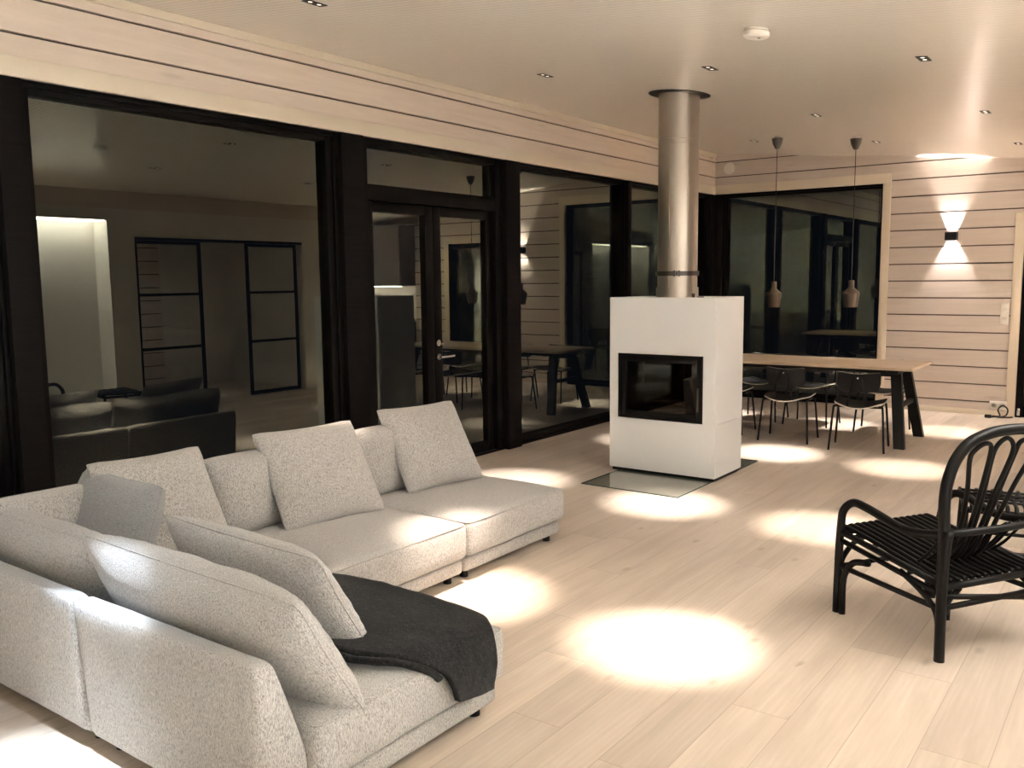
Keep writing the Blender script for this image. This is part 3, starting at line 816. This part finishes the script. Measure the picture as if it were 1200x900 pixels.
# ------------------------------------------------------------------ pendants
def make_pendant(x, y, zb, label):
    e = empty('pendant_lamp', (x, y, zb)); tag(e, label, 'pendant lamp', 'pendant lamps over the dining table')
    zc = ceil_z(x) - zb
    prof = [(.060, 0.0), (.078, .125), (.081, .135), (.078, .142), (.030, .185), (.026, .195), (.026, .255), (.022, .262)]
    bm = bmesh.new(); lathe(bm, prof + [(.018, .255), (.022, .19), (.072, .14), (.056, .004), (.060, 0.0)], 40, cap=False)
    from_bm('lamp_shade', bm, M['pendant'], e, angle=.6)
    bm = bmesh.new(); lathe(bm, [(.0, .12), (.018, .11), (.024, .085), (.018, .06), (.0, .05)], 20, cap=False); from_bm('bulb', bm, M['white'], e, True)
    bm = bmesh.new(); tube(bm, [(0, 0, .25), (0, 0, zc - .09)], .0035, 8); from_bm('cord', bm, M['cord'], e)
    bm = bmesh.new(); lathe(bm, [(.016, -.125), (.022, -.122), (.046, -.075), (.056, -.025), (.052, -.022), (.012, -.022)], 32)
    o = from_bm('ceiling_cup', bm, M['steel_dark'], e, angle=.6); o.location = (0, 0, zc)
    bm = bmesh.new(); tube(bm, [(0, 0, -.03), (0, 0, .002)], .006, 8); box(bm, -.03, .03, -.008, .008, -.008, .0)
    o = from_bm('ceiling_hook', bm, M['white'], e); o.location = (0, 0, zc)
make_pendant(1.483, 9.03, 1.228, 'small metal pendant lamp hanging nearer the stove pipe')
make_pendant(2.255, 9.03, 1.236, 'small metal pendant lamp hanging farther from the stove pipe')

# ------------------------------------------------------------------ sofa
def soft_box(bm, x0, x1, y0, y1, z0, z1, r, n=(14, 14, 6), crown=0.0, wob=0.004, seed=0, puff=0.0, warp=None):
    """rounded upholstery block"""
    hx_, hy_, hz_ = (x1 - x0) / 2, (y1 - y0) / 2, (z1 - z0) / 2
    c = Vector(((x0 + x1) / 2, (y0 + y1) / 2, (z0 + z1) / 2))
    h = (hx_, hy_, hz_)
    r = min(r, hx_, hy_, hz_)
    cache = {}
    def dist(i, nn, hh):
        # cluster rows near the edges so that the rounding is smooth
        t = -1 + 2 * i / nn
        lin = t * hh
        return hh * math.copysign(1 - (1 - abs(t)) ** 1.5, t) if nn > 3 else lin
    def vert(i, j, k):
        key = (i, j, k)
        if key in cache: return cache[key]
        p = Vector((dist(i, n[0], hx_), dist(j, n[1], hy_), dist(k, n[2], hz_)))
        q = Vector([max(-(h[a] - r), min(h[a] - r, p[a])) for a in range(3)])
        d = p - q
        p2 = q + d.normalized() * r if d.length > 1e-9 else p
        u, v, w = p2.x / hx_, p2.y / hy_, p2.z / hz_
        if crown and p2.z > 0: p2.z += crown * (1 - u ** 4) * (1 - v ** 4) * w
        if puff:
            p2.y += math.copysign(1, p2.y) * puff * (1 - u ** 2) * (1 - w * w) * min(1, abs(v))
            p2.x += math.copysign(1, p2.x) * puff * .6 * (1 - v ** 2) * (1 - w * w) * min(1, abs(u))
        wp = c + p2
        if wob:
            nv = Vector((noise.noise(wp * 6 + Vector((seed, 0, 0))), noise.noise(wp * 6 + Vector((0, seed + 7, 0))), noise.noise(wp * 6 + Vector((0, 0, seed + 13)))))
            wp = wp + nv * wob
        if warp: wp = warp(wp)
        cache[key] = bm.verts.new(wp)
        return cache[key]
    A, B, C_ = n
    for i in range(A):
        for j in range(B):
            for k in (0, C_):
                bm.faces.new((vert(i, j, k), vert(i + 1, j, k), vert(i + 1, j + 1, k), vert(i, j + 1, k)))
    for i in range(A):
        for k in range(C_):
            for j in (0, B):
                bm.faces.new((vert(i, j, k), vert(i + 1, j, k), vert(i + 1, j, k + 1), vert(i, j, k + 1)))
    for j in range(B):
        for k in range(C_):
            for i in (0, A):
                bm.faces.new((vert(i, j, k), vert(i, j + 1, k), vert(i, j + 1, k + 1), vert(i, j, k + 1)))

def seam_rect(bm, x0, x1, y0, y1, z, r, rad=0.0032, zf=None):
    pts = []
    for cx_, cy_, a0 in ((x1 - r, y1 - r, 0), (x0 + r, y1 - r, PI / 2), (x0 + r, y0 + r, PI), (x1 - r, y0 + r, 1.5 * PI)):
        for k in range(5):
            a = a0 + k * PI / 8
            pts.append((cx_ + r * math.cos(a), cy_ + r * math.sin(a), z))
    tube(bm, pts, rad, 6, closed=True)

def slab_warp_y(yo, yi_top):
    """wedge-shaped back that runs along x: outer face at yo leans out, inner face slopes"""
    def w(p):
        t = (p.z - .05) / .485
        inner = (p.y - yo) / .17
        y = yo - .035 * t + inner * (.17 + .05 * (1 - t) - .095 * t)
        return Vector((p.x, y, p.z))
    return w
def slab_warp_x(xo):
    def w(p):
        t = (p.z - .05) / .485
        inner = (p.x - xo) / .17
        return Vector((xo - .035 * t + inner * (.17 + .05 * (1 - t) - .095 * t), p.y, p.z))
    return w

def sofa_module(x0, x1, y0, y1, label, back_x=False, back_y=False, bx=(0, 0, 0, 0), seed=0):
    """bx: how far the base is set in from the seat on -x +x -y +y"""
    cx_, cy_ = (x0 + x1) / 2, (y0 + y1) / 2
    e = empty('sofa_module', (cx_, cy_, 0)); tag(e, label, 'sofa section', 'sections of the corner sofa')
    def L(o):
        for v in o.data.vertices: v.co.x -= cx_; v.co.y -= cy_
        return o
    bm = bmesh.new(); soft_box(bm, x0 + bx[0], x1 - bx[1], y0 + bx[2], y1 - bx[3], .042, .122, .022, (14, 14, 6), 0, .0015, seed)
    L(from_bm('base', bm, M['fabric'], e, True))
    sx0 = x0 + (.14 if back_x else 0); sy0 = y0 + (.14 if back_y else 0)
    bm = bmesh.new(); soft_box(bm, sx0, x1, sy0, y1, .128, .318, .038, (22, 22, 8), .030, .003, seed + 3)
    s = L(from_bm('seat_cushion', bm, M['fabric'], e, True))
    bm = bmesh.new(); seam_rect(bm, sx0 + .008, x1 - .008, sy0 + .008, y1 - .008, .3085, .032)
    L(from_bm('piping', bm, M['fabric'], s, True))
    if back_y:
        bm = bmesh.new(); soft_box(bm, x0 + .003, x1 - .045 if not back_x else x1 - .003, y0, y0 + .17, .05, .535, .032, (24, 8, 16), 0, .003, seed + 5, warp=slab_warp_y(y0, 0))
        L(from_bm('back_panel', bm, M['fabric'], e, True))
    if back_x:
        bm = bmesh.new(); soft_box(bm, x0, x0 + .17, y0 + .003, y1 - .003, .05, .535, .032, (8, 24, 16), 0, .003, seed + 6, warp=slab_warp_x(x0))
        L(from_bm('back_panel', bm, M['fabric'], e, True))
    for sx in (0, 1):
        for sy in (0, 1):
            fx = (x0 + bx[0] + .06) if sx == 0 else (x1 - bx[1] - .06)
            fy = (y0 + bx[2] + .06) if sy == 0 else (y1 - bx[3] - .06)
            bm = bmesh.new(); lathe(bm, [(.022, 0), (.022, .05)], 16, (fx - cx_, fy - cy_, 0)); from_bm('foot', bm, M['black_metal'], e)
    return e
SX0, SX1 = 0.93, 1.955
sofa_module(SX0, SX1, 3.437, 4.345, 'sofa section at the far end, nearest the stove', True, False, (0.02, .035, .004, .012), 1)
sofa_module(SX0, SX1, 2.46, 3.431, 'middle sofa section between the far end and the corner', True, False, (0.02, .035, .004, .004), 2)
sofa_module(SX0, 1.945, 1.425, 2.454, 'corner sofa section with back panels on two sides', True, True, (0.02, .004, .02, .004), 3)
sofa_module(1.951, 2.925, 1.425, 2.45, 'sofa section with the dark throw on its open end', False, True, (0.004, .025, .02, .03), 4)

def pillow(w, h, t, mat, name, label, frame, pinch=0.07, seed=0, boxy=2.2, n=30, wr=0.006, group='loose sofa cushions', cat='cushion', edge=0.0):
    """frame: (centre, X axis, Z(up) axis); thickness along Y"""
    c, ax, az = Vector(frame[0]), Vector(frame[1]).normalized(), Vector(frame[2])
    az = (az - ax * az.dot(ax)).normalized(); ay = az.cross(ax)
    bm = bmesh.new()
    sides = []
    for s in (1, -1):
        g = []
        for j in range(n + 1):
            row = []
            for i in range(n + 1):
                u, v = -1 + 2 * i / n, -1 + 2 * j / n
                # denser at the edge
                u = math.copysign(1 - (1 - abs(u)) ** 1.4, u); v = math.copysign(1 - (1 - abs(v)) ** 1.4, v)
                onedge = i in (0, n) or j in (0, n)
                if onedge and s == -1:
                    row.append(sides[0][j][i]); continue
                x = u * w / 2 * (1 - pinch * (1 - v * v) * abs(u) ** 3)
                z = v * h / 2 * (1 - pinch * (1 - u * u) * abs(v) ** 3)
                # corners rounded in
                k = max(0, abs(u) + abs(v) - 1.80) * 0.16
                x *= 1 - k; z *= 1 - k
                prof = max(0.0, (1 - abs(u) ** boxy)) ** .5 * max(0.0, (1 - abs(v) ** boxy)) ** .5
                y = s * t / 2 * prof
                q = Vector((x * 4.5 + seed * 3.1, s * 2.0 + seed, z * 4.5))
                ed = (abs(u) ** 4 + abs(v) ** 4)
                y += s * wr * noise.noise(q) * 1.6 * min(1, prof * 2)
                # puckers running in from the seam
                if not onedge:
                    y += s * wr * 0.9 * noise.noise(Vector((x * 34 * (abs(v) ** 3), z * 34 * (abs(u) ** 3), seed + s))) * min(1, ed) * min(1, prof * 3)
                z -= 0.012 * (1 - v) * 0
                row.append(bm.verts.new((x, y, z)))
            g.append(row)
        sides.append(g)
    for g, fl_ in zip(sides, (0, 1)):
        for j in range(n):
            for i in range(n):
                f = (g[j][i], g[j][i + 1], g[j + 1][i + 1], g[j + 1][i])
                try: bm.faces.new(f if fl_ == 0 else f[::-1])
                except ValueError: pass
    rim = [sides[0][0][i].co.copy() for i in range(n)] + [sides[0][j][n].co.copy() for j in range(n)] + [sides[0][n][i].co.copy() for i in range(n, 0, -1)] + [sides[0][j][0].co.copy() for j in range(n, 0, -1)]
    o = from_bm(name, bm, mat, None, True)
    mx = Matrix((ax, ay, az)).transposed().to_4x4(); mx.translation = c
    o.matrix_world = mx
    tag(o, label, cat, group)
    bm = bmesh.new(); tube(bm, rim, .003, 6, closed=True)
    from_bm('piping', bm, mat, o, True)
    return o

def lean(ax, tilt_deg, outdir):
    """up axis leaning away from outdir"""
    a = math.radians(tilt_deg); d = Vector(outdir).normalized()
    return Vector((0, 0, 1)) * math.cos(a) - d * math.sin(a)

# plump back cushions against the long run (thick, boxy)
def back_cushion(y0, y1, label, seed, xc=1.135, yaw=0):
    f = ((xc, (y0 + y1) / 2, .515), (math.sin(yaw), math.cos(yaw), 0), lean(None, 14, (1, 0, 0)))
    return pillow(y1 - y0, .40, .21, M['fabric'], 'back_cushion', label, f, .02, seed, 5.0, 30, .006, 'plump back cushions of the corner sofa', 'back cushion')
back_cushion(3.445, 4.33, 'plump back cushion of the far sofa section, behind the end pillow', 11)
back_cushion(2.475, 3.425, 'plump back cushion of the middle sofa section, behind two pillows', 12)
back_cushion(1.50, 2.46, 'plump back cushion in the sofa corner along the window side', 13, 1.13)
# along the near run
pillow(.90, .41, .20, M['fabric'], 'back_cushion', 'plump grey back cushion against the corner back panel nearest the camera',
       ((1.425, 1.632, .487), (1, 0, 0), lean(None, 26, (0, 1, 0))), .02, 14, 4.5, 30, .008, 'plump back cushions of the corner sofa', 'back cushion')
pillow(1.10, .51, .21, M['fabric'], 'back_cushion', 'large pale back cushion overhanging the near back panel, in front of the throw',
       ((2.385, 1.635, .482), (1, 0, -.015), lean(None, 31, (0, 1, 0))), .03, 15, 3.6, 34, .008, 'plump back cushions of the corner sofa', 'back cushion')
# loose pillows
def loose_x(c, w, h, t, tilt_deg, yaw_deg, label, seed, mat='fabric', roll=0):
    a = math.radians(yaw_deg)
    out = Vector((math.cos(a), -math.sin(a), 0)); ax = Vector((math.sin(a), math.cos(a), 0))
    return pillow(w, h, t, M[mat], 'throw_pillow', label, (c, ax, lean(None, tilt_deg, out)), .055, seed, 2.3, 30, .006, 'loose pillows on the corner sofa', 'pillow')
loose_x((1.265, 3.935, .572), .58, .54, .17, 33, 10, 'square tweed pillow at the far end of the sofa', 21)
loose_x((1.275, 3.060, .562), .61, .545, .17, 33, 8, 'square tweed pillow leaning in the middle of the long run', 22)
loose_x((1.275, 2.165, .565), .53, .54, .16, 32, 4, 'square tweed pillow near the corner, behind the small grey pillow', 23)
pillow(.52, .45, .20, M['fabric_grey'], 'throw_pillow', 'small smooth mid grey pillow in the sofa corner',
       ((1.285, 1.905, .535), (1, .08, -.05), lean(None, 20, (0.25, -1, 0))), .03, 24, 3.0, 30, .012, 'loose pillows on the corner sofa', 'pillow')
pillow(.80, .51, .19, M['fabric'], 'throw_pillow', 'pale tweed pillow lying against the large back cushion, above the throw',
       ((2.325, 1.885, .512), (1, .02, -.035), lean(None, 32, (0, 1, 0))), .05, 25, 2.4, 30, .007, 'loose pillows on the corner sofa', 'pillow')

# ------------------------------------------------------------------ throw
def throw():
    rows = [  # from the front seat edge towards the pillow; each from the inner end to the hanging end
        [(1.98, 2.405, .338), (2.30, 2.412, .352), (2.60, 2.412, .350), (2.82, 2.405, .342), (2.905, 2.375, .326), (2.940, 2.345, .270), (2.946, 2.325, .20), (2.946, 2.315, .150)],
        [(2.05, 2.22, .362), (2.32, 2.22, .366), (2.60, 2.21, .366), (2.82, 2.23, .352), (2.915, 2.25, .330), (2.943, 2.255, .276), (2.949, 2.255, .21), (2.949, 2.255, .155)],
        [(2.15, 2.04, .368), (2.38, 2.03, .372), (2.62, 2.03, .372), (2.80, 2.06, .362), (2.905, 2.12, .338), (2.943, 2.165, .282), (2.949, 2.185, .22), (2.949, 2.195, .165)],
        [(2.35, 1.845, .372), (2.50, 1.845, .376), (2.66, 1.84, .378), (2.79, 1.87, .370), (2.885, 1.96, .350), (2.935, 2.06, .294), (2.948, 2.105, .232), (2.949, 2.125, .178)],
    ]
    curves = [catmull(r, 6) for r in rows]
    m = len(curves[0])
    grid = []
    for i in range(m):
        col = catmull([c[i] for c in curves], 9)
        grid.append(col)
    bm = bmesh.new()
    k = len(grid[0])
    def layer(dz, shrink):
        V = []
        for i in range(m):
            r = []
            for j in range(k):
                p = grid[i][j].copy()
                nz = 0.006 * noise.noise(p * 9) + 0.003 * noise.noise(p * 30)
                # thicken normal-ish: up on the seat, outwards at the hanging end
                hang = max(0, min(1, (i / (m - 1) - .55) / .25))
                p += Vector((hang * (dz + nz), 0, (1 - hang) * (dz + nz)))
                r.append(bm.verts.new(p))
            V.append(r)
        return V
    T = layer(.024, 0); B = layer(.002, 0)
    for i in range(m - 1):
        for j in range(k - 1):
            bm.faces.new((T[i][j], T[i + 1][j], T[i + 1][j + 1], T[i][j + 1])); bm.faces.new((B[i][j], B[i][j + 1], B[i + 1][j + 1], B[i + 1][j]))
    for i in range(m - 1):
        for j in (0, k - 1): bm.faces.new((T[i][j], T[i + 1][j], B[i + 1][j], B[i][j]))
    for j in range(k - 1):
        for i in (0, m - 1): bm.faces.new((T[i][j], T[i][j + 1], B[i][j + 1], B[i][j]))
    o = from_bm('throw_blanket', bm, M['wool'], None, True)
    tag(o, 'charcoal wool throw folded over the open end of the sofa', 'blanket')
    # lower fold peeping out below the upper one
    edge = [grid[i][k - 1] for i in range(m)]
    pts = [(p.x - .006 + .004 * noise.noise(p * 12), p.y - .020, p.z + .006) for p in edge[:int(m * .80)]]
    bm = bmesh.new(); tube(bm, pts, .0125, 10)
    for v in bm.verts: v.co += Vector((0, .003 * noise.noise(v.co * 40), .003 * noise.noise(v.co * 33)))
    from_bm('folded_edge', bm, M['wool'], o, True)
    bm = bmesh.new()
    for q in range(26):
        i = int(q / 26 * (m * .45)); p = grid[i][0]
        tube(bm, [p + Vector((q * .001, .0, .008)), p + Vector((q * .001 + random.uniform(-.006, .006), .012, .006 + random.uniform(-.004, .008)))], .0016, 4)
    from_bm('fringe', bm, M['wool'], o)
throw()

# ------------------------------------------------------------------ rattan armchair
AX = Vector((.537, .843, 0)); AY = Vector((-.834, .551, 0))
def make_armchair():
    rz = math.atan2(AX.y, AX.x)
    e = empty('rattan_armchair', (4.0, 4.17, 0), rz); tag(e, 'black rattan armchair with arched back, seen from behind', 'armchair')
    W, Df, Db = .275, .295, -.295
    for sx in (-1, 1):
        bm = bmesh.new()
        # front leg runs up into the arm loop and back to the rear rail
        kb = .05 if sx > 0 else 0
        tube(bm, catmull([(sx * W, Df, 0), (sx * W, Df - .004 - kb * .5, .25), (sx * W, Df - .012 - kb, .42), (sx * (W + .002), Df - .03 - kb, .49), (sx * W, Df - .085 - kb, .535), (sx * W, Df - .16 - kb, .532), (sx * W, .03, .512), (sx * W, -.07, .492), (sx * W, -.18, .498), (sx * W, -.285, .522)], 7), .0185, 12)
        from_bm('arm', bm, M['rattan'], e, True)
        bm = bmesh.new()
        tube(bm, catmull([(sx * (W - .002), Df - .034, 0), (sx * W, Df - .036, .14), (sx * W, Df - .05, .20), (sx * W, Df - .10, .262), (sx * W, Df - .19, .285)], 6), .015, 10)
        from_bm('leg', bm, M['rattan'], e, True)
        bm = bmesh.new()
        tube(bm, catmull([(sx * W, Db, 0), (sx * (W + .004), Db - .002, .25), (sx * (W + .006), Db - .008, .42), (sx * (W + .002), Db - .02, .54)], 6), .021, 12)
        from_bm('leg', bm, M['rattan'], e, True)
        bm = bmesh.new()
        # seat side rail, lower stretcher and brace
        tube(bm, [(sx * W, Df, .385), (sx * W, Db, .315)], .014, 10)
        tube(bm, [(sx * W, Df - .01, .345), (sx * W, Db, .275)], .012, 10)
        tube(bm, [(sx * W, Df - .02, .222), (sx * W, Db + .02, .215)], .012, 10)
        tube(bm, catmull([(sx * W, Db + .01, .13), (sx * W, Db + .03, .20), (sx * W, Db + .09, .25), (sx * W, Db + .22, .31)], 6), .012, 10)
        from_bm('side_rail', bm, M['rattan'], e, True)
    bm = bmesh.new()
    tube(bm, [(-W, Df, .375), (W, Df, .375)], .015, 10)
    tube(bm, catmull([(-W, Df, .19), (-W + .04, Df, .27), (-W + .12, Df, .33), (0, Df, .345), (W - .12, Df, .33), (W - .04, Df, .27), (W, Df, .19)], 6), .012, 10)
    tube(bm, [(-W, Df - .02, .225), (W, Df - .02, .225)], .011, 10)
    from_bm('front_rail', bm, M['rattan'], e, True)
    bm = bmesh.new()
    tube(bm, [(-W, Db, .305), (W, Db, .305)], .015, 10)
    tube(bm, [(-W, Db, .27), (W, Db, .19)], .012, 10)
    tube(bm, [(-W, Db, .22), (W, Db, .225)], .012, 10)
    tube(bm, catmull([(W - .09, Db + .005, .285), (W - .04, Db + .005, .24), (W - .02, Db + .005, .17), (W - .012, Db + .005, .03)], 6), .012, 10)
    tube(bm, catmull([(-W + .10, Db + .005, .29), (-W + .045, Db + .005, .245), (-W + .03, Db + .005, .19)], 6), .011, 10)
    from_bm('rear_rail', bm, M['rattan'], e, True)
    bm = bmesh.new(); tube(bm, catmull([(.108, .025, 0), (.108, .022, .12), (.115, .0, .20), (.15, -.06, .27), (.20, -.16, .30)], 6), .016, 10)
    from_bm('leg', bm, M['rattan'], e, True)
    bm = bmesh.new()   # horseshoe rail behind the back
    tube(bm, catmull([(-W, -.27, .52), (-W * .75, -.325, .532), (0, -.345, .535), (W * .75, -.325, .532), (W, -.27, .52)], 8), .0155, 12)
    from_bm('back_rail', bm, M['rattan'], e, True)
    bm = bmesh.new()   # big arch
    tube(bm, catmull([(-.268, -.285, .30), (-.272, -.290, .42), (-.280, -.295, .55), (-.292, -.302, .66), (-.290, -.312, .75), (-.262, -.322, .835), (-.20, -.328, .895), (-.10, -.332, .925), (0, -.334, .932), (.10, -.332, .925), (.20, -.328, .895), (.262, -.322, .835), (.290, -.312, .75), (.292, -.302, .66), (.280, -.295, .55), (.272, -.290, .42), (.268, -.285, .30)], 7), .0225, 14)
    from_bm('back_arch', bm, M['rattan'], e, True)
    # three hairpin loops fanning into the seat
    xb = {-.18: -.105, -.06: -.032, .06: .032, .18: .105}
    for cx_ in (-.12, 0, .12):
        lft, rgt = cx_ - .053, cx_ + .053
        def leg_pts(xt, key, s):
            b = xb[key] + s * .011
            return [(b * .95, -.10, .325), (b, -.165, .40), (b * 1.05, -.215, .53), (b + (xt - b) * .45, -.262, .68), (xt, -.305, .82)]
        kl = round(cx_ - .06, 2); kr = round(cx_ + .06, 2)
        a = leg_pts(lft, kl, 1); b = leg_pts(rgt, kr, -1)
        apex = [(cx_ - .040, -.318, .872), (cx_, -.323, .896 - abs(cx_) * .12), (cx_ + .040, -.318, .872)]
        if cx_ != 0:
            s = math.copysign(1, cx_); apex = [(p[0], p[1], p[2] - (.012 if (p[0] - cx_) * s > .01 else 0)) for p in apex]
        bm = bmesh.new(); tube(bm, catmull(a + apex + b[::-1], 7), .0095, 10)
        from_bm('back_loop', bm, M['rattan'], e, True)
    # extra canes of the lower back
    bm = bmesh.new()
    for x in (-.215, -.16, -.13, -.075, -.005, .055, .075, .13, .16, .215):
        tube(bm, catmull([(x * .95, -.08, .330), (x, -.16, .40), (x * 1.02, -.225, .48), (x * 1.03, -.30 + .25 * x * x, .535)], 5), .0065, 8)
    from_bm('back_canes', bm, M['rattan'], e, True)
    # seat canes, front to back, rolled over the front rail
    for i in range(14):
        x = -.245 + .49 * i / 13
        bm = bmesh.new()
        tube(bm, catmull([(x, Df + .012, .362), (x, Df + .014, .385), (x, Df - .004, .402), (x, Df - .05, .400), (x, .10, .378), (x, -.05, .352), (x, -.18, .328), (x, Db + .015, .318)], 5), .0105, 8)
        from_bm('seat_cane', bm, M['rattan'], e, True)
    bm = bmesh.new()
    for y, z in ((.22, .385), (.12, .368), (0.0, .348), (-.12, .326)):
        tube(bm, [(-W, y, z - .012), (W, y, z - .012)], .009, 8)
    from_bm('seat_slat', bm, M['rattan'], e, True)
    return e
make_armchair()

# low matching stool beyond the armchair
def make_stool():
    e = empty('rattan_footstool', (4.17, 5.20, 0), math.radians(12)); tag(e, 'low black rattan footstool behind the armchair', 'footstool')
    for sx in (-1, 1):
        for sy in (-1, 1):
            bm = bmesh.new(); tube(bm, catmull([(sx * .235, sy * .19, 0), (sx * .232, sy * .187, .2), (sx * .225, sy * .18, .365)], 5), .015, 10); from_bm('leg', bm, M['rattan'], e, True)
    bm = bmesh.new()
    for s in (-1, 1):
        tube(bm, [(-.23, s * .185, .345), (.23, s * .185, .345)], .013, 10); tube(bm, [(s * .23, -.185, .345), (s * .23, .185, .345)], .013, 10)
        tube(bm, [(-.23, s * .188, .14), (.23, s * .188, .14)], .010, 8)
    from_bm('frame', bm, M['rattan'], e, True)
    for i in range(13):
        x = -.24 + .48 * i / 12
        bm = bmesh.new(); tube(bm, catmull([(x, -.205, .34), (x, -.20, .365), (x, -.17, .378), (x, 0, .372), (x, .17, .378), (x, .20, .365), (x, .205, .34)], 5), .0105, 8)
        from_bm('seat_cane', bm, M['rattan'], e, True)
    bm = bmesh.new()
    for y in (-.12, -.04, .04, .12): tube(bm, [(-.24, y, .385), (.24, y, .385)], .007, 8)
    from_bm('seat_binding', bm, M['rattan'], e, True)
make_stool()

# ------------------------------------------------------------------ world, camera, view
w = bpy.data.worlds.new('night'); SC.world = w; w.use_nodes = True
bg = w.node_tree.nodes.get('Background')
if bg is None:
    bg = w.node_tree.nodes.new('ShaderNodeBackground')
    w.node_tree.links.new(bg.outputs[0], (w.node_tree.nodes.get('World Output') or w.node_tree.nodes.new('ShaderNodeOutputWorld')).inputs[0])
bg.inputs[0].default_value = (0.004, 0.005, 0.007, 1); bg.inputs[1].default_value = 0.4

cam = bpy.data.cameras.new('camera'); co = bpy.data.objects.new('camera', cam); COL.objects.link(co)
yaw, pitch, roll = 0.632970845, -0.117819612, -0.0107335912
f = Vector((-math.sin(yaw) * math.cos(pitch), math.cos(yaw) * math.cos(pitch), math.sin(pitch)))
r0 = Vector((math.cos(yaw), math.sin(yaw), 0)); u0 = r0.cross(f)
r = r0 * math.cos(roll) + u0 * math.sin(roll); u = -r0 * math.sin(roll) + u0 * math.cos(roll)
mw = Matrix((r, u, -f)).transposed().to_4x4(); mw.translation = (CAMX, 0, CAMZ)
co.matrix_world = mw
cam.sensor_width = 36; cam.sensor_fit = 'HORIZONTAL'; cam.lens = 36 * 1044.807 / 1200
cam.clip_start = 0.05; cam.clip_end = 60
SC.camera = co

SC.view_settings.view_transform = 'Standard'; SC.view_settings.look = 'None'
SC.view_settings.exposure = 0.72; SC.view_settings.gamma = 1.0; SC.view_settings.use_curve_mapping = False
SC.cycles.max_bounces = 10; SC.cycles.diffuse_bounces = 6; SC.cycles.glossy_bounces = 6; SC.cycles.transparent_max_bounces = 12
SC.cycles.use_denoising = True
SC.cycles.sample_clamp_indirect = 60.0
SC.cycles.caustics_reflective = False
